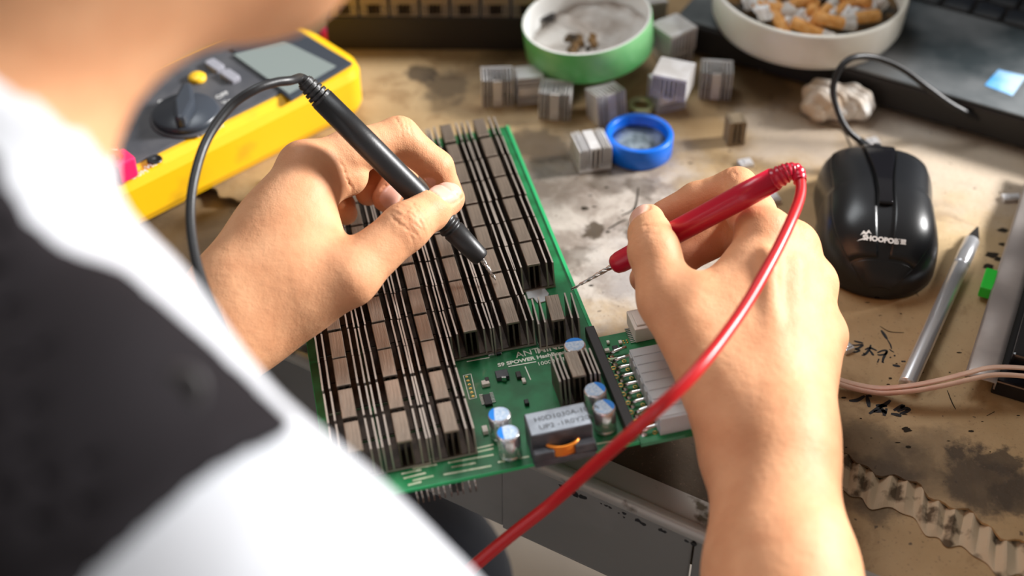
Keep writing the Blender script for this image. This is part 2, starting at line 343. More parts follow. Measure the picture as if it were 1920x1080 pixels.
# ------------------------------------------------------------------ implicit surfaces for bodies
def cap_d(P, a, b, ra, rb):
    a = np.asarray(a, np.float32); b = np.asarray(b, np.float32); ab = b - a; L2 = float(ab @ ab) + 1e-12
    t = np.clip(((P - a) @ ab) / L2, 0, 1)
    return np.linalg.norm(P - a - t[:, None] * ab, axis=1) - (ra + t * (rb - ra))
def ell_d(P, c, ax, r):
    q = (P - np.asarray(c, np.float32)) @ np.asarray(ax, np.float32).T
    r = np.asarray(r, np.float32); k0 = np.linalg.norm(q / r, axis=1); k1 = np.linalg.norm(q / (r * r), axis=1)
    return k0 * (k0 - 1) / np.maximum(k1, 1e-9)
def smin(a, b, k):
    h = np.maximum(k - np.abs(a - b), 0) / k
    return np.minimum(a, b) - h * h * k * .25
def surface(fn, lo, hi, h):
    lo = np.array(lo, float); hi = np.array(hi, float); n = (np.ceil((hi - lo) / h / 4).astype(int)) * 4 + 1
    nc = (n - 1) // 4 + 1
    ax = [lo[i] + np.arange(nc[i]) * h * 4 for i in range(3)]
    G = np.stack(np.meshgrid(*ax, indexing='ij'), -1).reshape(-1, 3).astype(np.float32)
    dc = fn(G).reshape(nc)
    near = np.abs(dc) < 4 * h * 1.9
    blk = np.zeros(nc - 1, bool)
    for i in (0, 1):
        for j in (0, 1):
            for k in (0, 1): blk |= near[i:nc[0] - 1 + i, j:nc[1] - 1 + j, k:nc[2] - 1 + k]
    val = np.full(n, 1.0, np.float32)
    c0 = dc[:-1, :-1, :-1]
    val[:-1, :-1, :-1] = np.where(c0 < 0, -1, 1).repeat(4, 0).repeat(4, 1).repeat(4, 2)
    need = np.zeros(n, bool); m4 = blk.repeat(4, 0).repeat(4, 1).repeat(4, 2)
    for i in (0, 1):
        for j in (0, 1):
            for k in (0, 1): need[i:n[0] - 1 + i, j:n[1] - 1 + j, k:n[2] - 1 + k] |= m4
    idx = np.argwhere(need); P = (lo + idx * h).astype(np.float32)
    out = np.concatenate([fn(P[i:i + 400000]) for i in range(0, len(P), 400000)])
    val[idx[:, 0], idx[:, 1], idx[:, 2]] = out
    inside = val < 0; s = n - 1
    cnt = np.zeros(s, np.int8)
    for i in (0, 1):
        for j in (0, 1):
            for k in (0, 1): cnt += inside[i:s[0] + i, j:s[1] + j, k:s[2] + k]
    act = (cnt > 0) & (cnt < 8); cells = np.argwhere(act); vid = np.full(s, -1, np.int64); vid[act] = np.arange(len(cells))
    acc = np.zeros((len(cells), 3)); num = np.zeros(len(cells))
    for a in range(3):
        for p in (0, 1):
            for q in (0, 1):
                o0 = np.zeros(3, int); b1, b2 = [x for x in range(3) if x != a]; o0[b1] = p; o0[b2] = q
                o1 = o0.copy(); o1[a] = 1
                A = cells + o0; B = cells + o1; va = val[A[:, 0], A[:, 1], A[:, 2]]; vb = val[B[:, 0], B[:, 1], B[:, 2]]
                cr = (va < 0) != (vb < 0); t = np.where(cr, va / np.where(cr, va - vb, 1), 0)
                pt = np.tile(o0.astype(float), (len(cells), 1)); pt[:, a] = t
                acc += np.where(cr[:, None], pt, 0); num += cr
    V = lo + (cells + acc / num[:, None]) * h
    F = []
    for a in range(3):
        b1, b2 = (a + 1) % 3, (a + 2) % 3
        sl0 = [slice(0, n[i]) for i in range(3)]; sl1 = list(sl0); sl0[a] = slice(0, n[a] - 1); sl1[a] = slice(1, n[a])
        x0 = inside[tuple(sl0)]; x1 = inside[tuple(sl1)]; e = np.argwhere(x0 != x1)
        e = e[(e[:, b1] > 0) & (e[:, b2] > 0) & (e[:, b1] < s[b1]) & (e[:, b2] < s[b2])]
        flip = x1[e[:, 0], e[:, 1], e[:, 2]]
        d1 = np.zeros(3, int); d1[b1] = 1; d2 = np.zeros(3, int); d2[b2] = 1
        q = [vid[tuple((e - x).T)] for x in (d1 * 0, d1, d1 + d2, d2)]
        Q = np.stack(q, 1); Q[flip] = Q[flip][:, ::-1]; F.append(Q)
    F = np.concatenate(F); F = F[(F >= 0).all(1)]
    return V, F
def npmesh(name, V, F, mats, parent=None, attrs=None):
    me = bpy.data.meshes.new(name); me.vertices.add(len(V)); me.vertices.foreach_set('co', np.asarray(V, np.float32).ravel())
    me.loops.add(F.size); me.loops.foreach_set('vertex_index', F.astype(np.int32).ravel())
    me.polygons.add(len(F)); me.polygons.foreach_set('loop_start', np.arange(0, F.size, 4, dtype=np.int32))
    me.polygons.foreach_set('use_smooth', np.ones(len(F), bool))
    me.update(calc_edges=True); me.validate()
    for m in mats: me.materials.append(m)
    for k, a in (attrs or {}).items():
        at = me.attributes.new(k, 'FLOAT', 'POINT'); at.data.foreach_set('value', np.asarray(a, np.float32))
    o = bpy.data.objects.new(name, me); C.objects.link(o)
    if parent is not None: o.parent = parent; TR[o] = TR.get(parent, Matrix.Identity(4))
    else: TR[o] = Matrix.Identity(4)
    return o
# ------------------------------------------------------------------ the person
mm = 0.001
def unit(v): v = np.asarray(v, float); return v / np.linalg.norm(v)
def build_hand(sp):
    fing = [[W(*p) if len(p) == 3 and abs(p[0]) > 5 else np.array(p) for p in f] for f in sp['fingers']]
    rad = sp['radii']; th = [W(*p) for p in sp['thumb']]; tr = sp['thumb_r']
    palm = [(W(*a) if abs(a[0]) > 5 else np.array(a), W(*b) if abs(b[0]) > 5 else np.array(b), ra, rb, k) for a, b, ra, rb, k in sp['palm']]
    nails = []
    for (c, t, n_, w_, l_) in sp['nails'](fing, th):
        t = unit(t); n_ = np.asarray(n_, float); n_ = unit(n_ - t * (n_ @ t)); nails.append((c, t, n_, np.cross(t, n_), w_, l_))
    creases = sp['creases'](fing, th)
    def nail_e(P, q):
        c, t, n_, s, w_, l_ = q; d = P - c.astype(np.float32)
        a = np.abs(d @ s.astype(np.float32)) / w_; b = d @ t.astype(np.float32) / l_; h = d @ n_.astype(np.float32)
        return (a ** 2.6 + np.abs(b) ** 2.6) ** (1 / 2.6), h, b
    def fn(P):
        d = None
        for a, b, ra, rb, k in palm:
            x = cap_d(P, a, b, ra, rb); d = x if d is None else smin(d, x, k)
        x = smin(cap_d(P, th[0], th[1], tr[0], tr[1]), cap_d(P, th[1], th[2], tr[1], tr[2]), .006)
        # distal thumb phalanx: slimmer waist then the pad
        m_ = th[2] * .45 + th[3] * .55
        x = smin(x, smin(cap_d(P, th[2], m_, tr[2], tr[3] * 1.04), cap_d(P, m_, th[3], tr[3] * 1.04, tr[3] * .9), .002), .005)
        d = smin(d, x, .010)
        F = None
        for f, r in zip(fing, rad):
            y = cap_d(P, f[0], f[1], r[0], r[1]); 
            y = smin(y, cap_d(P, f[0] * .55 + f[1] * .45, f[0] * .45 + f[1] * .55, r[0] * 1.0, r[0] * .98), .003)
            y = smin(y, cap_d(P, f[1], f[2], r[1], r[2]), .004); y = smin(y, cap_d(P, f[2], f[3], r[2], r[3]), .003)
            g = np.linalg.norm(P - f[0].astype(np.float32), axis=1)
            kk = .0012 + .009 * np.exp(-(g / .017) ** 2)
            h = np.maximum(kk - np.abs(d - y), 0) / kk
            d = np.minimum(d, y) - h * h * kk * .25
        for a, b, r, amt in sp.get('tendons', []):
            y = cap_d(P, W(*a), W(*b), r, r); d = smin(d, y, .006)
        for c, t, n_, offs, amp, half in creases:
            t = unit(t); n_ = unit(np.asarray(n_) - t * (np.asarray(n_) @ t)); s = np.cross(t, n_)
            q = P - c.astype(np.float32); a = q @ t.astype(np.float32); h = q @ n_.astype(np.float32); u = q @ s.astype(np.float32)
            msk = np.clip(h / .004, 0, 1) * np.exp(-(u / half) ** 4) * np.exp(-(np.abs(a) / .02) ** 4)
            if msk.max() < .01: continue
            g = 0
            for i, o_ in enumerate(offs):
                wv = .0006 * np.sin(u * 500 + i * 2.1) + .0003 * np.sin(u * 1900 + i)
                g = g + np.exp(-((a - o_ - wv + .12 * abs(u) ** 1.0 * (1 if o_ > 0 else -1)) / .00050) ** 2)
            d = d + amp * np.minimum(g, 1.2) * msk
        for q in nails:
            e, h, b = nail_e(P, q)
            msk = np.clip(h / .003, 0, 1)
            d = d + msk * .0009 * np.exp(-((e - 1.05) / .10) ** 2) + msk * .0003 * (e < 1)
        return d
    V, F = surface(fn, *sp['box'], sp['h'])
    P = V.astype(np.float32); nail = np.zeros(len(V)); red = np.zeros(len(V))
    for q in nails:
        e, h, b = nail_e(P, q); nail = np.maximum(nail, np.clip((1.0 - e) / .08, 0, 1) * (h > .002))
    for c, r, a in sp['reds'](fing, th):
        red = np.maximum(red, a * np.exp(-(np.linalg.norm(P - c, axis=1) / r) ** 2))
    return V, F, nail, red
def to_cam(p): return unit(CP - p)

li = W(570, 314, .096); off = np.array([-.010, .035, -.042])
lm = li + off * .34; lr = li + off * .67; ll = li + off
LW = W(457, 577, .060)
ELB_L = np.array([-.250, .270, .01]); ELB_R = np.array([.100, .155, .0])
left = dict(
    fingers=[[li, W(748, 256, .093), W(818, 314, .079), W(846, 372, .062)],
             [lm, W(712, 272, .070), W(752, 328, .061), W(724, 372, .057)],
             [lr, W(668, 300, .056), W(706, 345, .052), W(690, 362, .053)],
             [ll, W(610, 340, .046), W(640, 385, .046), W(648, 400, .047)]],
    radii=[[.0112, .0092, .0082, .0068], [.0105, .0092, .0080, .0070], [.0095, .0085, .0075, .0065], [.009, .0075, .0065, .006]],
    thumb=[(505, 578, .058), (652, 518, .074), (760, 426, .084), (838, 372, .080)], thumb_r=[.0160, .0132, .0106, .0094],
    palm=[(LW, li, .0200, .0118, .01), (LW, lm, .0190, .0115, .012), (LW, lr, .0190, .0110, .012), (LW, ll, .0190, .0100, .012),
          (LW + (ELB_L - LW) * .55, LW, .026, .0215, .02), (W(470, 560, .062), W(560, 540, .066), .0195, .016, .02),
          (W(575, 385, .086), W(602, 452, .078), .0125, .0105, .014), (W(590, 345, .088), W(650, 328, .086), .0115, .0105, .008),
          (W(520, 440, .078), W(560, 520, .072), .017, .016, .018)],
    nails=lambda f, t: [(t[3] - (t[3] - t[2]) * .12 - CR * .0008 + CU * .0008, t[3] - t[2], to_cam(t[3]) + .25 * CU - .12 * CR, .0068, .0080),
                        (f[1][3], f[1][3] - f[1][2], to_cam(f[1][3]) - .6 * CU, .0055, .006)],
    creases=lambda f, t: [(t[2] + (t[3] - t[2]) * .02, t[3] - t[1], to_cam(t[2]) + .2 * CU, (-.0070, -.0045, -.0022, 0, .0022, .0045, .0070), .00048, .0095),
                          (f[0][1], f[0][2] - f[0][0], to_cam(f[0][1]) + .8 * CU, (-.003, 0, .003), .0004, .007),
                          (W(640, 360, .085), W(690, 330, .085) - W(640, 360, .085), to_cam(t[2]), (0.004, ), .0009, .012)],
    reds=lambda f, t: [(t[3], .011, .5), (t[2], .010, .35), (f[0][3], .012, .5), (f[1][3], .012, .5), (f[1][2], .012, .4), (f[0][2], .009, .25), (t[1], .012, .2), (f[0][0], .014, .25)],
    box=((-.215, .395, .0), (.01, .64, .125)), h=.00078)
V1, F1, N1, R1 = build_hand(left)

RW = W(1446, 845, .045)
ri = W(1432, 442, .086); rm = W(1485, 465, .077); rr_ = W(1522, 535, .064); rl = W(1541, 632, .050)
REND = W(1465, 1080, .035)
right = dict(
    fingers=[[ri, W(1382, 352, .078), W(1306, 374, .070), W(1245, 402, .063)],
             [rm, W(1376, 432, .052), W(1282, 480, .046), W(1207, 522, .040)],
             [rr_, W(1404, 490, .036), W(1345, 545, .034), W(1322, 585, .034)],
             [rl, W(1440, 575, .028), W(1390, 610, .028), W(1370, 640, .030)]],
    radii=[[.0115, .0094, .0082, .0070], [.0110, .0092, .0082, .0070], [.0105, .0088, .0078, .0068], [.0095, .0078, .0068, .0060]],
    thumb=[(1362, 745, .058), (1253, 560, .078), (1226, 470, .087), (1213, 416, .083)], thumb_r=[.0160, .0128, .0108, .0095],
    palm=[(RW, ri, .0200, .0122, .01), (RW, rm, .0200, .0118, .012), (RW, rr_, .0200, .0110, .012), (RW, rl, .0195, .0110, .012),
          (REND + (ELB_R - REND) * .25, REND, .0315, .0272, .02), (REND, RW, .0272, .0228, .02),
          (W(1420, 800, .048), W(1370, 730, .055), .020, .016, .02),
          (W(1305, 590, .073), W(1395, 520, .078), .0125, .0125, .014), (W(1400, 690, .058), W(1350, 620, .066), .018, .0155, .018)],
    nails=lambda f, t: [(t[3] - CR * .0030 + CU * .0022, t[3] - t[2] + CU * .002, to_cam(t[3]) - .62 * CR + .45 * CU, .0066, .0080)],
    creases=lambda f, t: [(t[2] + (t[3] - t[2]) * .12, t[3] - t[1], to_cam(t[2]) - .3 * CR, (-.005, -.0026, 0, .0026, .0050), .0005, .0085),
                          (f[0][1], f[0][2] - f[0][1], to_cam(f[0][1]) + .8 * CU, (-.002, .001, .004), .0004, .007)],
    tendons=[((1440, 480, .0935), (1450, 740, .066), .0030, 1), ((1490, 500, .0845), (1465, 740, .064), .0028, 1), ((1522, 560, .071), (1480, 740, .058), .0028, 1)],
    reds=lambda f, t: [(t[3], .011, .5), (t[2], .010, .35), (f[0][3], .014, .5), (f[1][3], .014, .6), (f[1][2], .016, .5), (f[0][1], .010, .35), (t[1], .012, .2), (f[2][1], .02, .5)],
    box=((.02, .29, .0), (.205, .66, .125)), h=.00090)
V2, F2, N2, R2 = build_hand(right)

# torso, neck, head and arms under the clothes
SH_R = D(455, 1420, .33); NB = D(-235, 400, .35); SH_L = np.array([-.245, .385, .255])
PEL = np.array([-.40, -.02, -.16]); CH = np.array([-.26, .16, .08])
HC = np.array([-.079, .365, .405]) + CU * .004 - CR * .008
ez_h = unit(HC - NB + np.array([0, 0, .05])); fdir = unit(np.array([.80, .62, -.50])); fdir = unit(fdir - ez_h * (fdir @ ez_h)); sdir = np.cross(fdir, ez_h)
AX = np.stack([sdir, fdir, ez_h])
def body_fn(P, g=0.0):
    d = cap_d(P, CH, PEL, .105 + g, .12 + g)
    d = smin(d, cap_d(P, D(-185, 640, .35), SH_R, .054 + g, .052 + g), .05)
    d = smin(d, cap_d(P, D(-260, 470, .342), D(-200, 700, .35), .046 + g, .052 + g), .012)
    d = smin(d, cap_d(P, NB + (CH - NB) * .35, SH_L + (CH - SH_L) * .1, .055 + g, .045 + g), .05)
    d = smin(d, cap_d(P, CH + (SH_R - CH) * .5, CH + (SH_L - CH) * .4, .09 + g, .09 + g), .05)
    d = smin(d, cap_d(P, SH_R, ELB_R, .050 + g, .037 + g), .03)
    d = smin(d, cap_d(P, SH_L, ELB_L, .050 + g, .037 + g), .03)
    return d
def head_fn(P):
    d = cap_d(P, NB + (CH - NB) * .3 - CR * .027, HC - ez_h * .045 - fdir * .02 + CR * .012, .056, .053)
    x = ell_d(P, HC + ez_h * .02 - fdir * .01, AX, (.076, .096, .098))
    x = smin(x, ell_d(P, HC - ez_h * .052 + fdir * .040, AX, (.054, .052, .046)), .045)
    x = smin(x, ell_d(P, HC - ez_h * .090 + fdir * .066, AX, (.022, .020, .018)), .03)
    x = smin(x, cap_d(P, HC + fdir * .088 + ez_h * .005, HC + fdir * .112 - ez_h * .032, .007, .0125), .012)   # nose
    x = smin(x, ell_d(P, HC + fdir * .094 - ez_h * .056, AX, (.024, .008, .008)), .008)                        # lips
    for sg in (-1, 1):
        x = smin(x, ell_d(P, HC + fdir * .074 + sdir * .032 * sg + ez_h * .005, AX, (.013, .012, .010)), .006)
        x = smin(x, ell_d(P, HC - fdir * .010 + sdir * .076 * sg - ez_h * .010, AX, (.008, .018, .030)), .006)
    return smin(d, x, .05)
def all_fn(P):
    d = smin(body_fn(P), head_fn(P), .03)
    d = smin(d, cap_d(P, ELB_R, REND + (ELB_R - REND) * .12, .0375, .0285), .01)
    return smin(d, cap_d(P, ELB_L, LW + (ELB_L - LW) * .35, .0375, .0230), .01)
V3, F3 = surface(all_fn, (-.56, -.18, -.32), (.17, .56, .54), .005)
VV = np.concatenate([V1, V2, V3]); FF = np.concatenate([F1, F2 + len(V1), F3 + len(V1) + len(V2)])
Z3 = np.zeros(len(V3))
person = npmesh('person', VV, FF, [M['skin']], None, {'nail': np.concatenate([N1, N2, Z3]), 'red': np.concatenate([R1, R2, Z3])})
tag(person, 'person in white T-shirt and black vest, holding a black and a red probe', 'person')

# clothing
def wrinkle(P):
    return .0022 * np.sin(P[:, 0] * 70 + 3 * np.sin(P[:, 2] * 31)) * np.sin(P[:, 1] * 55 + P[:, 2] * 40) + .0012 * np.sin(P[:, 2] * 120 + P[:, 0] * 90)
nk = unit(HC - NB)
def shirt_fn(P):
    d = body_fn(P, .009) + wrinkle(P)
    d = np.maximum(d, (P - (SH_R + (ELB_R - SH_R) * .66)) @ unit(ELB_R - SH_R).astype(np.float32) - 4 * np.maximum(0, np.linalg.norm(P - ELB_R, axis=1) - .20))
    hole = np.maximum(cap_d(P, NB - nk * .03, NB + nk * .2, .066, .066), -1)
    return d
def collar_fn(P):
    q = P - NB - nk * .010; a = q @ nk; r = np.linalg.norm(q - a[:, None] * nk, axis=1)
    return np.sqrt(((r - .0590) / 1.0) ** 2 + (np.maximum(np.abs(a) - .007, 0)) ** 2) - .0035
cp0 = D(100, 245, .305); cn = unit(CR * .69 + CU * .72)
def neckband_fn(P):
    d = cap_d(P, NB + (CH - NB) * .3 - CR * .027, HC - ez_h * .045 - fdir * .02 + CR * .012, .056 + .003, .053 + .003)
    q = (P - cp0) @ cn
    return np.maximum(np.maximum(d, q), -q - .022)
Vs, Fs = surface(lambda P: smin(shirt_fn(P), neckband_fn(P), .012), (-.58, -.20, -.34), (.17, .54, .40), .005)
shirt = npmesh('shirt', Vs, Fs, [M['shirt']], person); shirt['label'] = 'white cotton T-shirt'
# black vest panel: lies on the shirt over the shoulder
pts = np.array([(-900, -250), (-250, 60), (0, 290), (45, 400), (120, 470), (230, 500), (300, 560), (420, 665), (562, 803), (400, 885), (280, 985), (150, 1110), (-50, 1400), (-300, 2200), (-3000, 2200), (-3000, -250)], float)
def inpoly(x, y, pg):
    c = np.zeros(len(x), bool); j = len(pg) - 1
    for i in range(len(pg)):
        xi, yi = pg[i]; xj, yj = pg[j]
        c ^= ((yi > y) != (yj > y)) & (x < (xj - xi) * (y - yi) / (yj - yi + 1e-9) + xi); j = i
    return c
px, py, dz = proj(Vs)
def sd_poly(x, y, pg):
    best = np.full(len(x), 1e9)
    for i in range(len(pg)):
        a = pg[i]; b = pg[(i + 1) % len(pg)]; ab = b - a; t = np.clip(((x - a[0]) * ab[0] + (y - a[1]) * ab[1]) / (ab @ ab), 0, 1)
        best = np.minimum(best, np.hypot(x - a[0] - t * ab[0], y - a[1] - t * ab[1]))
    return np.where(inpoly(x, y, pg), -best, best)
def vest_fn(P):
    g = body_fn(P, .0135) + wrinkle(P)
    x, y, z = proj(P.astype(float)); z = np.maximum(z, .08)
    s_ = sd_poly(x, y, pts) * z / FPX
    d = np.maximum(np.maximum(g, -(g + .006)), s_)
    return np.where((z < .081) | (z > .46), 1, d)
Vv, Fv = surface(vest_fn, (-.58, -.20, -.34), (.05, .54, .40), .004)
vest = npmesh('vest', Vv, Fv, [M['vest']], person); vest['label'] = 'black sleeveless vest over the white T-shirt'
# snap button on the vest strap: on the vest surface
j = np.argmin(np.hypot(proj(Vv)[0] - 340, proj(Vv)[1] - 742) + 1e3 * (proj(Vv)[2] - proj(Vv)[2].min()))
bq = Vv[j]; bn = to_cam(bq); b_ = MB(); b_.lathe([(.00001, .0), (.0046, .0), (.0052, .001), (.0046, .0022), (.0030, .0016), (.00001, .0014)], 28, frame(bq - bn * .001, unit(np.cross(bn, [0, 0, 1])), np.cross(bn, unit(np.cross(bn, [0, 0, 1])))))
sb = b_.build('snap_button', M['button']); sb.parent = vest; sb['label'] = 'dark round snap button'
def hair_fn(P):
    x = ell_d(P, HC + ez_h * .026 - fdir * .016, AX, (.084, .102, .103))
    x = np.maximum(x, -((P - (HC + ez_h * .030 + fdir * .055)) @ unit(ez_h * .6 - fdir * .9).astype(np.float32)))
    x = np.maximum(x, -((P - (HC - ez_h * .02)) @ unit(ez_h * 1. - fdir * .9).astype(np.float32)))
    return x + .002 * np.sin(P[:, 0] * 400) * np.sin(P[:, 1] * 300 + P[:, 2] * 200)
Vh, Fh = surface(hair_fn, (-.30, .18, .26), (.10, .56, .54), .004)
hair = npmesh('hair', Vh, Fh, [M['hair']], person); hair['label'] = 'short black hair'
def trouser_fn(P):
    k1 = D(730, 1100, .88); k2 = np.array([-.37, .46, -.24])
    d = smin(cap_d(P, PEL + [.06, -.02, -.04], k1, .10, .070), cap_d(P, k1, k1 + [-.02, -.03, -.42], .068, .05), .02)
    e = smin(cap_d(P, PEL + [-.08, .05, -.04], k2, .10, .070), cap_d(P, k2, k2 + [-.02, -.03, -.42], .068, .05), .02)
    return smin(d, e, .02) + wrinkle(P)
Vt, Ft = surface(trouser_fn, (-.60, -.20, -.76), (.04, .60, -.02), .007)
tr_ = npmesh('trousers', Vt, Ft, [M['jeans']], person); tr_['label'] = 'dark blue-grey trousers'
# ------------------------------------------------------------------ the workbench
E0 = np.array([.034053, .422624]); E1 = np.array([.08905, .390703]); eu = unit(E1 - E0); en = np.array([-eu[1], eu[0]])   # along the front edge / inwards
def bench(s, n_, z): p = E0 + eu * s + en * n_; return (p[0], p[1], z)
FLOOR_Z = -.75
b = MB(); b.box((-3, -2, FLOOR_Z - .02), (3, 4, FLOOR_Z)); fl = b.build('floor', M['floor']); tag(fl, kind='structure')
BX = frame((E0[0], E0[1], 0), (eu[0], eu[1], 0), (en[0], en[1], 0))
wb = thing('workbench', 'grey painted steel workbench with a worn front edge and brown top', 'workbench', frame((E0[0], E0[1], FLOOR_Z), (eu[0], eu[1], 0), (en[0], en[1], 0)))
def wbuild(mb, name, m, **k):
    mb.v = [BX @ Vector(p) for p in mb.v]; return mb.build(name, m, wb, world=True, **k)
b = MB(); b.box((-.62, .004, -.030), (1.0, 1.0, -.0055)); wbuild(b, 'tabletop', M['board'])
b = MB(); b.tube([(-.62, .0035, -.0055), (1.0, .0035, -.0055)], .0040, 16); b.box((-.62, .003, -.0045), (1.0, .020, -.0035)); wbuild(b, 'edge_trim', M['edge_steel'], label='worn light metal edge with dark chips')
seam1, seam2 = None, None
def s_on_apron(x, y):
    d = ray(x, y); n3 = np.array([en[0], en[1], 0]); t = (np.array([E0[0], E0[1], 0]) - CP) @ n3 / (d @ n3); p = CP + d * t; return (p[:2] - E0) @ eu
sA, sB = s_on_apron(940, 985), s_on_apron(1297, 1035)
for k, (s0, s1, off_) in enumerate([(-.62, sA, .0012), (sA + .0006, sB - .0004, 0), (sB + .0004, 1.0, .0008)]):
    b = MB(); b.box((s0, off_, -.060), (s1, off_ + .002, -.006)); b.box((s0, off_, -.0612), (s1, off_ + .018, -.060)); wbuild(b, 'apron_panel', M['grey_steel'], bevel=.0006)
for s_, n_ in ((-.58, .05), (.95, .05), (-.58, .95), (.95, .95)):
    b = MB(); b.box((s_ - .025, n_ - .025, FLOOR_Z), (s_ + .025, n_ + .025, -.030)); wbuild(b, 'leg', M['grey_steel'])
# chipped paint marks on the apron
b = MB(); rr0 = random.Random(5)
for (x, y, sz) in [(1075, 925, 9), (1092, 932, 8), (1138, 935, 3), (1145, 938, 3), (1172, 948, 4), (1128, 933, 2), (1135, 945, 2), (1195, 975, 6), (1205, 982, 5), (1240, 985, 5), (1250, 966, 4), (1160, 962, 2), (1170, 970, 2), (1052, 905, 4), (1290, 990, 4), (1300, 1008, 5)]:
    d = ray(x, y); n3 = np.array([en[0], en[1], 0]); t = (np.array([E0[0], E0[1], 0]) - CP) @ n3 / (d @ n3); p = CP + d * t
    s_ = (p[:2] - E0) @ eu; zz = min(p[2], -.0100); r = sz * .00022; pg = []
    for i in range(9):
        a = i * 2 * math.pi / 9; q = r * rr0.uniform(.6, 1.3); pg.append((s_ + q * 1.3 * math.cos(a), zz + q * math.sin(a)))
    n0 = len(b.v); b.add([(u_, -.0001, v_) for u_, v_ in pg] + [(u_, .002, v_) for u_, v_ in pg], [tuple(range(9))] + [(i, (i + 1) % 9, 9 + (i + 1) % 9, 9 + i) for i in range(9)], False)
wbuild(b, 'paint_chips', M['chip'], kind='stuff')

# ------------------------------------------------------------------ cardboard sheet on the bench, torn along its near edge
cb = thing('cardboard_sheet', 'stained brown cardboard sheet covering the bench, torn near edge showing corrugation', 'cardboard', frame((E0[0], E0[1], -.0054), (eu[0], eu[1], 0), (en[0], en[1], 0)))
def cbuild(mb, name, m, **k):
    mb.v = [BX @ Vector(p) for p in mb.v]; return mb.build(name, m, cb, world=True, **k)
T0 = W(1560, 845, 0)[:2]; T1 = W(1905, 1005, 0)[:2]
nt0 = (T0 - E0) @ en; nt1 = (T1 - E0) @ en; st0 = (T0 - E0) @ eu; st1 = (T1 - E0) @ eu
def tear(s): t = (s - st0) / (st1 - st0); return nt0 + (nt1 - nt0) * t * (1 if t > 0 else .3) + .0022 * math.sin(s * 210) + .0013 * math.sin(s * 530 + 1) + .002 * math.sin(s * 61)
ss = [-.62 + i * .0025 for i in range(0, int(1.62 / .0025))]
b = MB(); n = len(ss)
b.add([(s, tear(s), 0) for s in ss] + [(s, 1.0, 0) for s in ss] + [(s, tear(s), -.0014) for s in ss], [(i, i + 1, n + i + 1, n + i) for i in range(n - 1)] + [(2 * n + i, 2 * n + i + 1, i + 1, i) for i in range(n - 1)], False)
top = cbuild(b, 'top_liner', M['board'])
b = MB(); nf = []; S2 = [st0 - .16 + i * .0008 for i in range(int(.5 / .0008))]; rows = 7
for i, s in enumerate(S2):
    wdt = .0175 + .0012 * math.sin(s * 95) + .0008 * math.sin(s * 340) ; ph = 2 * math.pi * s / .0078 + .8 * math.sin(s * 60)
    for k in range(rows):
        f = k / (rows - 1); tri = math.asin(math.sin(ph)) / 1.5708
        nf.append((s + .004 * f + .0012 * math.sin(s * 150) * f, tear(s) + .001 - wdt * f, -.0022 + .0017 * tri * (1 - f ** 3) - .0030 * f ** 2))
b.add(nf, [(i * rows + k, (i + 1) * rows + k, (i + 1) * rows + k + 1, i * rows + k + 1) for i in range(len(S2) - 1) for k in range(rows - 1)], False)
fo = cbuild(b, 'torn_flutes', M['flute'], label='exposed wavy corrugation along the torn edge')
so = fo.modifiers.new('s', 'SOLIDIFY'); so.thickness = .0004
# marker writing on the cardboard
def strokes(lst, name, m, z=.00012, wd=.0011):
    b = MB()
    for st in lst:
        wq = wd
        if isinstance(st[0], (int, float)): wq = st[0]; st = st[1]
        P = [W(x, y, 0) for x, y in st]
        if len(P) > 2: P = spline(P, 5)
        P = [np.array(p) for p in P]; n = len(P); v = []
        for i, p in enumerate(P):
            t = P[min(i + 1, n - 1)] - P[max(i - 1, 0)]; t = t / (np.linalg.norm(t) + 1e-9); q = np.array([-t[1], t[0], 0])
            h = wq * .5 * (1 - .45 * abs(2 * i / (n - 1) - 1) ** 2)
            v += [p + q * h + [0, 0, z], p - q * h + [0, 0, z]]
        b.add(v, [(2 * i, 2 * i + 1, 2 * i + 3, 2 * i + 2) for i in range(n - 1)], False)
    return b.build(name, m, cb, world=True)
def cz(l): return [(1540 + x / 4.908, 560 + y / 4.908) for x, y in l]
g1 = [cz(q) for q in ([(300, 390), (340, 400), (385, 410)], [(270, 425), (310, 430), (380, 425), (345, 455), (315, 465), (350, 475), (320, 492), (262, 488)],
      [(400, 470), (450, 455), (510, 480)], [(455, 425), (440, 470), (400, 515), (370, 522)], [(440, 470), (470, 510), (480, 525)], [(385, 500), (400, 518)],
      [(515, 500), (560, 480), (600, 480), (590, 510), (540, 520), (515, 515)], [(605, 485), (575, 540), (560, 590)], [(530, 555), (515, 590)], [(560, 580), (575, 592)])]
strokes(g1, 'handwriting', M['ink'], wd=.0013)
strokes([(.0017, cz(q)) for q in ([(550, 292), (580, 335), (605, 375)], [(655, 612), (690, 618), (725, 625)], [(735, 578), (775, 578)], [(668, 520), (680, 530)], [(630, 538), (640, 545)])] + [(.0008, cz([(605, 375), (635, 425), (645, 465)])), (.0007, cz([(625, 465), (650, 485), (670, 495)]))], 'pen_mark', M['ink'])
g2 = [(.0021, cz(q)) for q in ([(255, 940), (330, 935), (400, 895)], [(420, 900), (430, 950), (440, 1000)], [(410, 895), (465, 900)], [(500, 985), (560, 985), (605, 990)], [(635, 935), (600, 965), (520, 1010), (440, 1060)],
      [(540, 1000), (575, 1040), (580, 1080)], [(480, 1040), (560, 1035), (600, 1050)], [(600, 1010), (590, 1060)], [(665, 1030), (720, 1000), (755, 985), (730, 1010)], [(700, 1040), (770, 1010), (805, 1020), (770, 1045), (720, 1060)], [(640, 1060), (700, 1070), (735, 1085)])]
strokes(g2, 'handwriting', M['ink'])
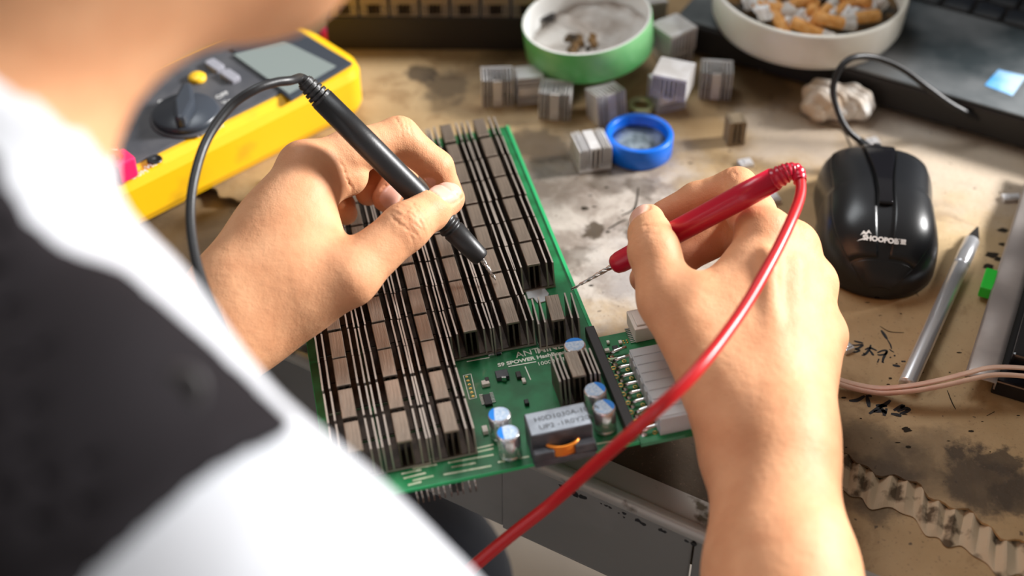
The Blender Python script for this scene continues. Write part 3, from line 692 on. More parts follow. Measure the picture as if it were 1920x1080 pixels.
sc1 = [[(1650, 612), (1668, 622), (1695, 624)], [(1776, 732), (1785, 755), (1792, 768)], [(1712, 540), (1722, 556)], [(1850, 780), (1865, 772)], [(1165, 405), (1190, 390), (1197, 352)], [(1140, 430), (1160, 418), (1175, 412)], [(1187, 412), (1192, 388)]]
strokes([(.0006, q) for q in sc1[:4]] + [(.0012, q) for q in sc1[4:]], 'scratch_mark', M['inkgrey'])
b = MB(); rr1 = random.Random(11)
for i in range(90):                                           # burn specks and ink spots
    x = rr1.choice([rr1.uniform(1560, 1910), rr1.uniform(1000, 1420)]); y = rr1.uniform(560, 870) if x > 1550 else rr1.uniform(300, 560)
    p = W(x, y, 0); r = rr1.choice([.0003, .0004, .0006, .0009]); a0 = rr1.uniform(0, 3); e = rr1.uniform(.3, 1)
    b.add([(p[0] + r * math.cos(a0 + k) * 1.6, p[1] + r * e * math.sin(a0 + k), .00015) for k in (0, 1.05, 2.1, 3.14, 4.2, 5.2)], [(0, 1, 2, 3, 4, 5)], False)
for (x, y, r) in [(1860, 478, .0035), (1873, 486, .0025), (1853, 500, .003), (1878, 458, .0018), (1880, 432, .0028), (1098, 277, .001), (1097, 391, .0022), (1140, 435, .0012), (1700, 806, .0022)]:
    p = W(x, y, 0); b.add([(p[0] + r * (1 + .25 * math.sin(k * .785 * 2 + x)) * math.cos(k * .3927), p[1] + r * .7 * (1 + .2 * math.sin(k * .3927 * 3 + y)) * math.sin(k * .3927), .00018) for k in range(16)], [tuple(range(16))], False)
b.build('ink_specks', M['inkgrey'], cb, world=True, kind='stuff')

# ------------------------------------------------------------------ the hash board
BE = [np.array([0.97497706, 0.21318597, 0.06301967]), np.array([-0.20682406, 0.97380689, -0.09446666]), np.array([-0.08150796, 0.07906884, 0.99353136])]
BO = np.array([-0.0754542, 0.38144873, 0.0339807])
PB = frame(BO, BE[0], BE[1])
hb = thing('circuit_board', 'large green circuit board covered with rows of dark heat sinks, under both hands', 'circuit board', PB)
def ab(x, y, off=0.0):
    d = ray(x, y); P0 = BO + BE[2] * off; t = ((P0 - CP) @ BE[2]) / (d @ BE[2]); p = CP + d * t - BO; return p @ BE[0], p @ BE[1]
mmv = .001
b = MB(); b.prism([(0, 0), (.1335, 0), (.1335, .2755), (0, .2755)], -.0016, -.0001); b.build('board_panel', M['pcb'], hb)
b = MB(); b.box((.1338, -.0015, -.0022), (.160, .0735, -.0004)); b.build('side_board', M['pcb'], hb, label='narrow green side board carrying the power connector')
b = MB(); b.box((.1322, 0.006, -.0016), (.1338, .2755, .0004)); b.box((0, -.0003, -.0017), (.1335, .0, -.0001)); b.box((-.0003, 0, -.0017), (0, .2755, -.0001)); b.build('board_edge', M['pcb_edge'], hb)
def sink_mesh(wx=.0193, ly=.0193, hz=.016, nf=3, pitch=.0021, padw=.0064):
    b = MB(); b.mi = 0; b.box((-wx / 2, -ly / 2, 0), (wx / 2, ly / 2, .0018)); b.mi = 1; b.box((-wx / 2, -ly / 2 - .0003, .0002), (wx / 2, -ly / 2, .0012)); b.mi = 0
    xs = [padw / 2 + k * (wx / 2 - padw / 2 - .0005) / nf for k in range(1, nf + 1)]
    for sx in (-1, 1):
        for k, x in enumerate(xs):
            z1 = hz - .0004 - (.0006 if k == nf - 1 else 0); t = .00038
            b.mi = 0; b.box((sx * x - t, -ly / 2, .0018), (sx * x + t, ly / 2, z1)); b.mi = 1; b.box((sx * x - t, -ly / 2, z1), (sx * x + t, ly / 2, z1 + .0003)); b.box((sx * x - t, -ly / 2 - .0002, .0008), (sx * x + t, -ly / 2, z1 + .0003))
    for x in (-padw / 2 + .0005, 0, padw / 2 - .0005): b.mi = 0; b.box((x - .0004, -ly / 2 + .0001, .0018), (x + .0004, ly / 2 - .0001, hz - .0013))
    p = MB(); p.mi = 0; p.box((-padw / 2, -ly / 2 + .0003, hz - .0014), (padw / 2, ly / 2 - .0003, hz)); return b, p
sb_, sp_ = sink_mesh(.0198, .0195, .016, 2)
hs0 = sb_.build('heat_sink', [M['fin'], M['fin_tip']], hb); pd0 = sp_.build('pad', M['pad'], hs0, bevel=.0003)
colA = [.0142, .0348, .0550, .0752, .0953, .1146]
rowB = [.0222, .0440, .0658, .0860, .1066, .1270, .1477, .1685, .1895, .2103, .2313, .2530]
cells = []
for ci, a in enumerate(colA):
    for ri_, bb in enumerate(rowB):
        if ci in (3, 4) and ri_ < 3: continue
        if ci == 5 and ri_ < 5: continue
        cells.append((a, bb))
cells.append((.1165, .0815))
first = True
for (a, bb) in cells:
    mx_ = Matrix.Translation((a + random.uniform(-.0002, .0002), bb + random.uniform(-.0002, .0002), 0)) @ Matrix.Rotation(random.uniform(-.012, .012) - (.06 if a == .1165 else 0), 4, 'Z')
    if first: hs0.matrix_basis = mx_; first = False; continue
    c = hs0.copy(); C.objects.link(c); c.matrix_basis = mx_; d_ = pd0.copy(); C.objects.link(d_); d_.parent = c
# the small regulator heat sink
b, p = sink_mesh(.0188, .0180, .0165, 3, .002, .0062)
h2 = b.build('heat_sink', [M['fin'], M['fin_tip']], hb); h2.matrix_basis = Matrix.Translation((.1156, .0392, 0)); p.build('pad', M['pad'], h2, bevel=.0003)
# capacitors
cap0 = None
for (a, bb, blue_ang) in [(.0785, .0082, math.pi * .98), (.0772, .0205, math.pi * .95), (.1214, .0118, .35), (.1206, .0238, .35), (.1195, .0560, 1.45)]:
    m_ = Matrix.Translation((a, bb, 0)) @ Matrix.Rotation(blue_ang, 4, 'Z')
    if cap0 is None:
        b = MB(); b.lathe([(.00001, 0), (.0049, 0), (.0050, .0008), (.0050, .0016), (.0046, .0021), (.0050, .0027), (.0050, .0122), (.0046, .0130), (.0041, .0130), (.00001, .0130)], 36)
        cap0 = b.build('capacitor', M['cap_can'], hb)
        t_ = MB(); pg = [(.0044 * math.cos(k * math.pi / 18), .0044 * math.sin(k * math.pi / 18)) for k in range(36)]
        t_.prism(pg, .0130, .01306); ct = t_.build('printed_top', M['cap_top'], cap0)
        t_ = MB(); k0 = math.radians(62); pg = [(.0046 * math.cos(-k0 + 2 * k0 * k / 16), .0046 * math.sin(-k0 + 2 * k0 * k / 16)) for k in range(17)]; t_.prism(pg, .0130, .01312); cbm = t_.build('blue_mark', M['blue'], cap0)
        cap0.matrix_basis = m_
    else:
        c = cap0.copy(); C.objects.link(c); c.matrix_basis = m_
        for ch in (ct, cbm): d_ = ch.copy(); C.objects.link(d_); d_.parent = c
# inductor
q = [ab(982, 780, .0150), ab(1094, 750, .0150), ab(1111, 793, .0150), ab(996, 821, .0150)]
a0 = (q[0][0] + q[3][0]) / 2; a1 = (q[1][0] + q[2][0]) / 2; b0 = (q[2][1] + q[3][1]) / 2; b1 = (q[0][1] + q[1][1]) / 2
b = MB(); b.box((a0, b0 - .004, 0), (a1, b1, .0035)); b.box((a0, b0, .0035), (a1, b1, .0150))
for aa in (a0 + .0045, a1 - .0045): b.box((aa - .0045, b0 - .004, .0035), (aa + .0045, b0, .008))
ind = b.build('inductor', M['choke'], hb, bevel=.0006)
b = MB(); b.box((a0 + .0006, b0 + .0006, .0150), (a1 - .0006, b1 - .0006, .01515)); b.build('inductor_top', M['choke_top'], ind)
b = MB()
for k in range(5): b.tube([((a0 + a1) / 2 + (.0082 - abs(k - 2) * .0005) * math.cos(t), b0 + .002 - .0082 * math.sin(t) * .62, .0022 + k * .0015) for t in [math.pi * j / 16 for j in range(17)]], .00078, 8)
b.build('copper_winding', M['copper'], ind)
for k, s_ in enumerate(('H0D1030A-101A', 'UP2 -1R0Y201')):
    text(s_, .0040, Matrix.Translation((a0 + .0035 + k * .001, b1 - .0065 - k * .0052, .01516)) @ Matrix.Rotation(.015, 4, 'Z'), 'printed_marking', M['chip'], ind, extrude=.00003)
# side rail, connector, pins
b = MB(); b.box((.1288, .004, 0), (.1332, .0755, .0058)); b.build('rail', M['dark'], hb, bevel=.0004)
mt_b = ab(1177, 656, .009)[1]; ma_ = ab(1177, 656, .009)[0]; print('molex', ma_, mt_b, ab(1233, 785, .009), ab(1215, 655, .0085), ab(1175, 600, .0085))
kp = (mt_b - .002) / 8
b = MB(); b.box((ma_ + .0006, .001, -.0004), (.1640, mt_b, .0090))
for k in range(8): b.box((ma_, .0025 + k * kp, .001), (ma_ + .0006, .0025 + k * kp + kp * .7, .0084))
mo = b.build('power_connector', M['nylon'], hb, bevel=.0006, label='translucent white power connector')
b = MB()
for k in range(8): b.box((ma_ + .0012, .0022 + k * kp, .0090), (.1634, .0022 + k * kp + kp * .75, .0094))
b.build('connector_ribs', M['nylon'], mo)
b = MB(); b.box((.1500, .0640, -.0004), (.1610, .0790, .0075)); b.box((.1515, .066, .0075), (.1600, .077, .0085)); b.build('socket', M['cream'], hb, bevel=.0005, label='cream signal connector')
pin0 = None
for k in range(10):
    bb = .0045 + k * .0060
    m_ = Matrix.Translation((.1398, bb, -.0004)) @ Matrix.Rotation(random.uniform(-.15, .15), 4, 'Z')
    if pin0 is None:
        b = MB(); b.tube([(-.0035, 0, .0005), (-.003, 0, .0018), (-.001, 0, .0026), (.0020, 0, .0030), (.0045, 0, .0032)], [.0006, .0011, .0010, .0008, .0008], 10); b.lathe([(.00001, .0012), (.0010, .0010), (.0016, 0)], 14, Matrix.Translation((-.0032, 0, 0)))
        pin0 = b.build('connector_pin', M['solder'], hb); pin0.matrix_basis = m_
    else: c = pin0.copy(); C.objects.link(c); c.matrix_basis = m_
b = MB()
for k in range(9):
    b.lathe([(.0008, -.00035), (.0008, -.0001), (.0014, -.0001), (.0014, -.00035)], 16, Matrix.Translation((.1350 + .0006 * (k % 2), .0065 + k * .0062, 0)))
    b.lathe([(.0006, -.00035), (.0006, -.0001), (.0011, -.0001), (.0011, -.00035)], 16, Matrix.Translation((.1415, .0035 + k * .0062, 0)))
for k in range(4): b.lathe([(.00001, .0), (.0005, .0), (.0005, -.0003)], 10, Matrix.Translation((.1450 + k % 2 * .0016, .0655 + k // 2 * .0016, 0)))
b.build('gold_holes', M['gold'], hb)
# silkscreen
def silk_line(x0, y0, x1, y1, wpx=2.0, m='silk', name='silkscreen', mb=None):
    p0 = ab(x0, y0); p1 = ab(x1, y1); t = unit(np.array(p1) - np.array(p0)); nn = np.array([-t[1], t[0]]) * wpx * .00016
    p0 = np.array(p0); p1 = np.array(p1); v = [p0 - nn, p1 - nn, p1 + nn, p0 + nn]
    mb.add([(x_, y_, .00002) for x_, y_ in v], [(0, 1, 2, 3)], False)
b = MB()
def c8(l): return [(840 + x / 3.84, 600 + y / 3.84) for x, y in l]
for l_, w_ in [([(135, 300), (300, 270)], 2), ([(435, 335), (635, 300)], 2), ([(555, 335), (595, 430)], 1.6), ([(795, 160), (840, 152)], 1.6), ([(515, 185), (565, 175)], 1.2),
               ([(110, 400), (165, 388)], 1.3), ([(165, 388), (205, 560)], 1.3), ([(205, 560), (155, 570)], 1.3), ([(155, 570), (110, 400)], 1.3),
               ([(1120, 280), (1185, 310)], 1.2), ([(1140, 320), (1165, 342)], 1.2), ([(700, 830), (720, 920)], 1)]:
    (x0, y0), (x1, y1) = c8(l_); silk_line(x0, y0, x1, y1, w_, mb=b)
pp = [np.array(ab(*c8([q_])[0])) for q_ in [(655, 180), (648, 160), (660, 145), (672, 150)]]
for i in range(3): (lambda p0, p1: silk_line(*c8([[(655, 180), (648, 160), (660, 145), (672, 150)][i]])[0], *c8([[(655, 180), (648, 160), (660, 145), (672, 150)][i + 1]])[0], 1.4, mb=b))(0, 0)
for pl in ([(690, 185), (678, 168), (685, 152), (697, 148)], [(655, 196), (668, 186), (695, 186), (712, 200)]):
    for i in range(3): silk_line(*c8([pl[i]])[0], *c8([pl[i + 1]])[0], 1.6, mb=b)
b.build('silkscreen', M['silk'], hb)
pa = ab(968, 671)
tm = Matrix.Translation((pa[0], pa[1], .00003)) @ Matrix.Rotation(.03, 4, 'Z')
text('ANT', .0056, tm, 'board_lettering', M['silk'], hb)
text('MINER', .0054, Matrix.Translation((pa[0] + .0103, pa[1], .00003)) @ Matrix.Rotation(.03, 4, 'Z'), 'board_lettering', M['silk'], hb, bold=.00012)
pa = ab(934, 688)
text('S9 SPOWER HashBoard S9', .0034, Matrix.Translation((pa[0], pa[1], .00003)) @ Matrix.Rotation(.0, 4, 'Z'), 'board_lettering', M['silk'], hb, bold=.00012)
pa = ab(1008, 686)
text('10000 P/N', .0034, Matrix.Translation((pa[0], pa[1], .00003)), 'board_lettering', M['silk'], hb)
# tinned bars near the board's near edge
b = MB()
def c2(x, y): return 540 + x / 2.4, 520 + y / 2.4
for (x0, y0, x1, y1) in [(630, 820, 700, 806), (835, 773, 925, 752), (835, 790, 925, 770), (720, 835, 925, 798), (735, 855, 845, 835), (700, 888, 915, 848), (945, 832, 1085, 806), (560, 862, 670, 842), (520, 905, 620, 880), (510, 885, 600, 866), (560, 915, 655, 893), (1390, 750, 1470, 735), (540, 935, 600, 920), (1200, 792, 1330, 768)]:
    X0, Y0 = c2(x0, y0); X1, Y1 = c2(x1, y1); silk_line(X0, Y0, X1, Y1, 3.2, mb=b)
b.build('tinned_tracks', M['tin'], hb)
# surface-mount components
def smd(x, y, la, lb, hz, m, name='component', rot=0, parent=None):
    a, c = ab(x, y, hz); mb = MB(); mt = Matrix.Translation((a, c, 0)) @ Matrix.Rotation(rot, 4, 'Z'); mb.box((-la / 2, -lb / 2, 0), (la / 2, lb / 2, hz), mt); return mb.build(name, m, hb, bevel=.0002)
smd(941, 700, .0058, .0052, .0022, M['choke'], 'power_chip')
smd(914, 748, .0034, .0070, .0016, M['chip'], 'logic_chip')
smd(910, 716, .0036, .0030, .0020, M['cream'], 'small_component'); smd(913, 710, .0018, .0026, .0022, M['dark'], 'small_component')
smd(972, 701, .0022, .0040, .0018, M['dark'], 'small_component'); smd(982, 712, .0016, .0030, .0012, M['cream'], 'small_component')
smd(987, 752, .0020, .0028, .0020, M['chip'], 'small_component'); smd(909, 803, .0024, .0040, .0022, M['cream'], 'small_component')
smd(855, 670, .0022, .0018, .0014, M['gold'], 'small_component'); smd(1138, 655, .0022, .0020, .0014, M['cream'], 'small_component')
smd(1154, 651, .0026, .0030, .0014, M['chip'], 'small_component'); smd(1163, 640, .0016, .0022, .0012, M['cream'], 'small_component')
smd(1140, 640, .0014, .0018, .0012, M['silk'], 'small_component'); smd(1150, 672, .0040, .0012, .0010, M['tin'], 'small_component')
b = MB()
for k in range(7):
    for sx in (-1, 1):
        a, c = ab(914, 748, 0); b.box((a + sx * .0024 - .0008, c - .0032 + k * .00105 - .00025, 0), (a + sx * .0024 + .0008, c - .0032 + k * .00105 + .00025, .0005))
for k in range(9): b.box((.1478, .0640 + k * .0013, -.0003), (.1500, .0646 + k * .0013, .0004))
for k in range(2): a, c = ab(943 + k * 4, 712, .001); b.box((a - .0005, c - .0006, .0005), (a + .0005, c + .0006, .0026))
b.build('chip_legs', M['solder'], hb)
b = MB()
for k in range(6): x, y = c8([(132 + k * 9, 410 + k * 28)])[0]; a, c = ab(x, y); b.lathe([(.0003, .00002), (.0007, .00004)], 12, Matrix.Translation((a + .0002, c, 0)))
b.build('gold_holes', M['gold'], hb)
rr2 = random.Random(3); b = MB(); b2_ = MB()
for (x, y) in [(918, 652), (925, 660), (932, 648), (940, 655), (948, 650), (957, 648), (966, 652), (975, 646), (985, 650), (922, 668), (935, 665), (984, 644)]:
    a, c = ab(x, y); (b if rr2.random() < .6 else b2_).box((a - .0011, c - .0006, 0), (a + .0011, c + .0006, .0010), None)
    b.box((a - .0015, c - .0006, 0), (a - .0010, c + .0006, .0008)); b.box((a + .0010, c - .0006, 0), (a + .0015, c + .0006, .0008))
b.build('solder_joints', M['solder'], hb); b2_.build('resistors', M['chip'], hb)
# whitish flux residue patch near the loose heat sink
b = MB(); pts_ = [ab(*q_) for q_ in [(985, 548), (1000, 543), (1020, 540), (1030, 552), (1024, 566), (1008, 570), (1000, 560), (990, 562)]]
b.prism(pts_, .0, .0007); b.build('flux_residue', M['nylon'], hb, bevel=.0004)
# header pins hanging under the near edge
b0_ = None
for k, x in enumerate([778, 788, 799, 810, 821, 832, 845, 857, 868, 882, 894]):
    a, c = ab(x, 908); m_ = Matrix.Translation((a, .0012, -.0018))
    if b0_ is None:
        b = MB(); b.tube([(0, 0, 0), (0, -.0012, -.0075)], .00035, 6); b0_ = b.build('header_pin', M['steel'], hb); b0_.matrix_basis = m_
    else: c_ = b0_.copy(); C.objects.link(c_); c_.matrix_basis = m_
b = MB(); a, c = ab(857, 908)
b.box((a - .0022, -.0006, -.0068), (a - .0004, .0012, -.0022)); b.box((a + .0004, -.0006, -.0068), (a + .0022, .0012, -.0022)); b.build('header_block', M['chip'], hb)

# ------------------------------------------------------------------ black and red test probes
def probe_frame(p0, p1):
    z = unit(np.array(p1) - np.array(p0)); x = unit(np.cross(z, [0, 0, 1])); return frame(p0, x, np.cross(z, x)), float(np.linalg.norm(np.array(p1) - np.array(p0)))
tip = W(930, 526, .047); shoulder_ = W(902, 484, .057); tail = W(604, 186, .131)
F_, L_ = probe_frame(shoulder_, tail)
bp_ = thing('test_probe', 'black test probe with a curved black lead held in the left hand', 'test probe', F_)
b = MB()
b.lathe([(.00001, 0), (.0040, 0), (.0044, .0006), (.0046, .002), (.0055, .019), (.0050, .0194), (.0050, .0206), (.0057, .0210), (.0057, .0222), (.0051, .0226), (.0051, .0238), (.0058, .0243), (.0058, .0256), (.0054, .0260), (.0056, .029), (.0058, .045), (.0059, L_ * .7), (.0056, L_), (.00001, L_)], 40)
b.build('handle', M['rubber'], bp_)
b = MB(); nR = 5; L2 = .0115
prof = [(.00001, L_ - .0005)]
for k in range(nR): z0 = L_ + k * L2 / nR * 1.0; prof += [(.0054 - k * .00035, z0), (.0054 - k * .00035, z0 + L2 / nR * .62), (.0036, z0 + L2 / nR * .66), (.0036, z0 + L2 / nR * .98)]
prof += [(.0030, L_ + L2), (.0024, L_ + L2 + .002), (.00001, L_ + L2 + .002)]
b.lathe(prof, 28, smooth=False); b.build('strain_relief', M['rubber'], bp_, label='ribbed strain relief')
def wires(p0, p1, parent, seed, nw=5):
    rw = random.Random(seed); b = MB(); p0 = np.array(p0); p1 = np.array(p1); d = p1 - p0; z = unit(d); x = unit(np.cross(z, [0, 0, 1])); y = np.cross(z, x); L = np.linalg.norm(d)
    for k in range(nw):
        ph = k * 2 * math.pi / nw; ll_ = L * rw.uniform(.75, 1.0) if k else L; P = []
        for i in range(25):
            t = i / 24; r = .00075 * (1 - .75 * t) + .0002; a = ph + t * 9
            P.append(p0 + z * ll_ * t + x * r * math.cos(a) + y * r * math.sin(a) + (x * rw.uniform(-.0003, .0003)) * t)
        b.tube(P, [.00042 * (1 - .5 * i / 24) for i in range(25)], 6)
    b.tube([p0 - z * .002, p0 + z * L * .55, p1], [.0009, .0006, .00018], 10)
    return b.build('metal_tip', M['steel'], parent, world=True, label='silver tip wound with fine wire')
wires(shoulder_, tip, bp_, 3)
tdir = unit(tail - shoulder_)
cpts = [tail + tdir * .0105, tail + tdir * .0135] + [W(*q_) for q_ in [(545, 151, .146), (515, 155, .149), (478, 168, .150), (432, 200, .146), (388, 262, .140), (364, 335, .134), (357, 405, .128), (366, 480, .122), (388, 552, .116), (425, 635, .108), (455, 740, .09), (430, 900, .06)]]
b = MB(); b.tube(spline(cpts, 10), .0021, 14); b.build('cable', M['rubber'], bp_, world=True)

r_tip = W(1071, 543, .046); r_sh = W(1150, 498, .058); r_tail = W(1452, 336, .113)
F_, L_ = probe_frame(r_sh, r_tail)
rp_ = thing('test_probe', 'red test probe with a long red lead held in the right hand', 'test probe', F_)
b = MB(); b.lathe([(.00001, 0), (.0036, 0), (.0046, .0012), (.0052, .004), (.0055, .02), (.0056, .05), (.0058, L_ * .8), (.0054, L_), (.00001, L_)], 40); b.build('handle', M['red'], rp_)
wires(r_sh, r_tip, rp_, 8, 4)
rd = unit(r_tail - r_sh)
rl_ = [r_tail - rd * .003, r_tail + rd * .004, W(1478, 322, .117), W(1494, 322, .117), W(1500, 340, .116)]
P_ = spline(rl_, 10); n_ = len(P_)
b = MB(); b.tube(P_, [(.0054 - .0024 * i / n_) * (1.0 if (i // 2) % 2 == 0 else .90) for i in range(n_)], 18); b.build('strain_relief', M['red'], rp_, world=True, label='ribbed red strain relief')
rc = [W(*q_) for q_ in [(1494, 322, .117), (1501, 340, .116), (1499, 372, .115), (1478, 425, .115), (1440, 500, .113), (1383, 595, .110), (1300, 702, .110), (1205, 792, .096), (1115, 872, .060), (1035, 943, .028), (965, 998, .012), (908, 1045, .0), (860, 1090, -.01), (790, 1180, -.03)]]
b = MB(); P_ = spline(rc, 10); b.tube(P_, [.0023 + .0007 * i / len(P_) for i in range(len(P_))], 16); b.build('cable', M['redcable'], rp_, world=True)

# ------------------------------------------------------------------ multimeter
m0 = W(205, 461, 0); m1 = W(712, 199, 0); H_ = .034; mex = unit([m1[0] - m0[0], m1[1] - m0[1], 0]); mey = np.array([-mex[1], mex[0], 0]); ML = .186; MW_ = .088
MF = frame(m0, mex, mey)
mt = thing('multimeter', 'yellow and grey digital multimeter lying behind the left hand', 'multimeter', MF)
def ml(x, y, z=H_): p = W(x, y, z) - m0; return p @ mex, p @ mey
b = MB(); b.prism(rrect(ML, MW_, .016, 8, ML / 2, MW_ / 2), 0, H_); b.build('holster', M['yellow'], mt, bevel=.007, label='yellow rubber holster')
b = MB(); pg = rrect(ML - .016, MW_ - .017, .012, 8, ML / 2 - .001, MW_ / 2 + .0012); b.prism(pg, H_ - .004, H_ + .0012); fp = b.build('face_plate', M['meter'], mt, bevel=.001)
zt = H_ + .0012
def quadpx(l): return [ml(x, y, zt) for x, y in l]
b = MB(); b.prism(quadpx([(430, 92), (560, 60), (662, 120), (545, 190)]), zt - .001, zt + .0012); b.build('display_bezel', M['knob'], mt, bevel=.0008)
b = MB(); b.prism(quadpx([(438, 106), (532, 80), (630, 128), (542, 180)]), zt, zt + .0016); b.build('screen', M['screen'], mt, label='grey liquid crystal screen')
kx, ky = ml(350, 220, zt)
b = MB(); b.cyl(.0205, zt - .001, zt + .0012, (kx, ky), 48, bev=.0006); b.build('dial_ring', M['meter'], mt)
kb = MB(); kb.cyl(.0185, zt, zt + .0050, (kx, ky), 48, bev=.001); kb_o = kb.build('rotary_knob', M['knob'], mt)
k0 = np.array(ml(334, 180, zt)); k1 = np.array(ml(318, 255, zt)); kd = unit(k1 - k0); kn = np.array([-kd[1], kd[0]]); kc = np.array([kx, ky])
b = MB(); pg = [kc + kd * .0175 * s1 + kn * .0052 * s2 * (1 if abs(s1) < 1 else .55) for s1, s2 in ((-1, -1), (0, -1.15), (1, -1), (1, 1), (0, 1.15), (-1, 1))]; b.prism([tuple(p) for p in pg], zt + .004, zt + .0125); b.build('grip_ridge', M['knob'], kb_o, bevel=.0022)
b = MB(); a, c = ml(370, 149, zt); b.cyl(.0052, zt - .001, zt + .003, (a, c), 28, bev=.001); b.build('push_button', M['ygbutton'], mt, label='round yellow button')
for (x, y) in [(403, 127), (432, 147)]:
    a, c = ml(x, y, zt); b = MB(); b.prism(rrect(.0072, .0125, .002, 4, a, c), zt - .001, zt + .003); b.build('push_button', M['greybutton'], mt, bevel=.0008)
for (x, y) in [(290, 300)]:
    a, c = ml(x, y, zt); b = MB(); b.lathe([(.00001, zt + .0003), (.0026, zt + .0003), (.0030, zt + .0008), (.0040, zt + .0008), (.0043, zt)], 24, Matrix.Translation((a, c, 0))); b.build('jack', M['black'], mt)
for s_, x, y in [('COM', 246, 338), ('VΩ', 276, 318), ('Hz', 372, 258), ('mV', 405, 245), ('OFF', 408, 186), ('V~', 420, 196), ('Ω', 300, 196)]:
    a, c = ml(x, y, zt); text(s_, .0048, Matrix.Translation((a, c, zt + .00005)), 'printed_marking', M['print'], mt)
# red plug
pl_ = ml(232, 330, zt)
ppos = MF @ Vector((pl_[0], pl_[1], zt + .0002)); pf = frame(ppos, mex, mey)
pg_t = thing('banana_plug', 'pink-red plug standing in the jack of the multimeter', 'plug', pf)
b = MB(); b.prism(rrect(.0125, .0125, .002, 4), 0, .0125); b.build('plug_body', M['pink'], pg_t, bevel=.0012)
b = MB(); b.tube([(0, 0, .012), (-.002, -.001, .018), (-.012, .004, .022), (-.03, .012, .020)], .0022, 12); b.build('plug_cable', M['redcable'], pg_t)
# red rod tool behind the meter
a_ = W(604, 68, .006); c_ = W(760, 36, .006); F_, L_ = probe_frame(a_, c_)
tl = thing('plastic_handle', 'bright red plastic tool handle lying behind the multimeter', 'tool', F_)
b = MB(); b.lathe([(.00001, 0), (.0040, 0), (.0055, .002), (.0058, .012), (.0058, L_ - .01), (.0045, L_), (.00001, L_)], 28); b.build('handle', M['pink'], tl)
b = MB(); b.cyl(.0030, -.010, 0, seg=20); b.build('ferrule', M['steel'], tl)

# ------------------------------------------------------------------ mouse
MO = frame((.1975, .5985, 0), rz=math.radians(-8.5))
ms = thing('computer_mouse', 'black computer mouse with silver print on the back, right of the hands', 'computer mouse', MO)
ML2 = .0535
def mw(v): a_ = abs(v); return .0325 * (1 - a_ ** (5.0 if v > 0 else 3.0)) ** (.42 if v > 0 else .5) * (1 - .045 * math.cos(v * 4.2)) * (.97 if v > 0 else 1.0)
def mh(v): return .036 * (1 - .20 * max(v, 0) ** 1.3 - .05 * v * v) * (1 - abs(v) ** (6 if v > 0 else 3.2)) ** (.40 if v > 0 else .5)
def MS(v, t, off=0.0):
    def pt(v, t):
        c_, s_ = math.cos(t), math.sin(t); w_ = mw(v); h_ = mh(v)
        return Vector((w_ * math.copysign(abs(c_) ** .62, c_), v * ML2, .0012 + h_ * abs(s_) ** .72))
    p = pt(v, t)
    if off:
        e = 1e-3; n_ = (pt(min(v + e, .999), t) - pt(max(v - e, -.999), t)).cross(pt(v, min(t + e, 3.14)) - pt(v, max(t - e, .0015)))
        if n_.length > 0: n_.normalize(); n_ = -n_ if n_.z < 0 and p.z > .005 else n_; p = p + (n_ if n_.dot(Vector((p.x, 0, p.z))) > 0 else -n_) * off
    return p
def mpatch(v0, v1, t0f, t1f, off, th, nv=40, nt_=24):
    b = MB(); G = [[(v0 + (v1 - v0) * i / nv) for j in range(nt_ + 1)] for i in range(nv + 1)]; top_ = []; bot = []
    for i in range(nv + 1):
        v = v0 + (v1 - v0) * i / nv; a_ = t0f(v); c_ = t1f(v)
        for j in range(nt_ + 1): t = a_ + (c_ - a_) * j / nt_; top_.append(MS(v, t, off)); bot.append(MS(v, t, off - th))
    N = (nv + 1) * (nt_ + 1); f = []
    idx = lambda i, j: i * (nt_ + 1) + j
    for i in range(nv):
        for j in range(nt_): f.append((idx(i, j), idx(i, j + 1), idx(i + 1, j + 1), idx(i + 1, j))); f.append((N + idx(i + 1, j), N + idx(i + 1, j + 1), N + idx(i, j + 1), N + idx(i, j)))
    for i in range(nv): f += [(idx(i, 0), idx(i + 1, 0), N + idx(i + 1, 0), N + idx(i, 0)), (idx(i, nt_), N + idx(i, nt_), N + idx(i + 1, nt_), idx(i + 1, nt_))]
    for j in range(nt_): f += [(idx(0, j), N + idx(0, j), N + idx(0, j + 1), idx(0, j + 1)), (idx(nv, j), idx(nv, j + 1), N + idx(nv, j + 1), N + idx(nv, j))]
    b.add(top_ + bot, f, True); return b
nv, nt_ = 64, 48; b = MB(); v_ = []
vs = [-math.cos(math.pi * i / nv) * .9995 for i in range(nv + 1)]
for v in vs:
    for j in range(nt_ + 1): v_.append(MS(v, math.pi * j / nt_))
f_ = [(i * (nt_ + 1) + j, i * (nt_ + 1) + j + 1, (i + 1) * (nt_ + 1) + j + 1, (i + 1) * (nt_ + 1) + j) for i in range(nv) for j in range(nt_)]
b.add(v_, f_, True); b.add([MS(v, 0) for v in vs] + [MS(v, math.pi) for v in vs], [(i, i + 1, nv + 2 + i, nv + 1 + i) for i in range(nv)], False)
b.build('shell', M['mouse'], ms)
gl = lambda v: math.pi * (.745 + .02 * math.cos(v * 2.2)); gr = lambda v: math.pi * (.255 - .02 * math.cos(v * 2.2))
sh_ = lambda v: .010 + .036 * max(v + .2, 0) ** 1.6; sl = lambda v: math.pi * (.5 + sh_(v)); sr = lambda v: math.pi * (.5 - sh_(v))
mpatch(-.86, .955, gr, lambda v: sr(v) - .010, .0006, .001).build('mouse_button', M['mouse'], ms)
mpatch(-.86, .955, lambda v: sl(v) + .010, gl, .0006, .001).build('mouse_button', M['mouse'], ms)
mpatch(-.985, -.875, gr, gl, .0006, .001).build('palm_rest', M['mouse'], ms)
mpatch(-.36, .93, lambda v: sr(v) + .004, lambda v: sl(v) - .004, .0020, .0022).build('centre_strip', M['gloss'], ms, label='glossy raised centre strip')
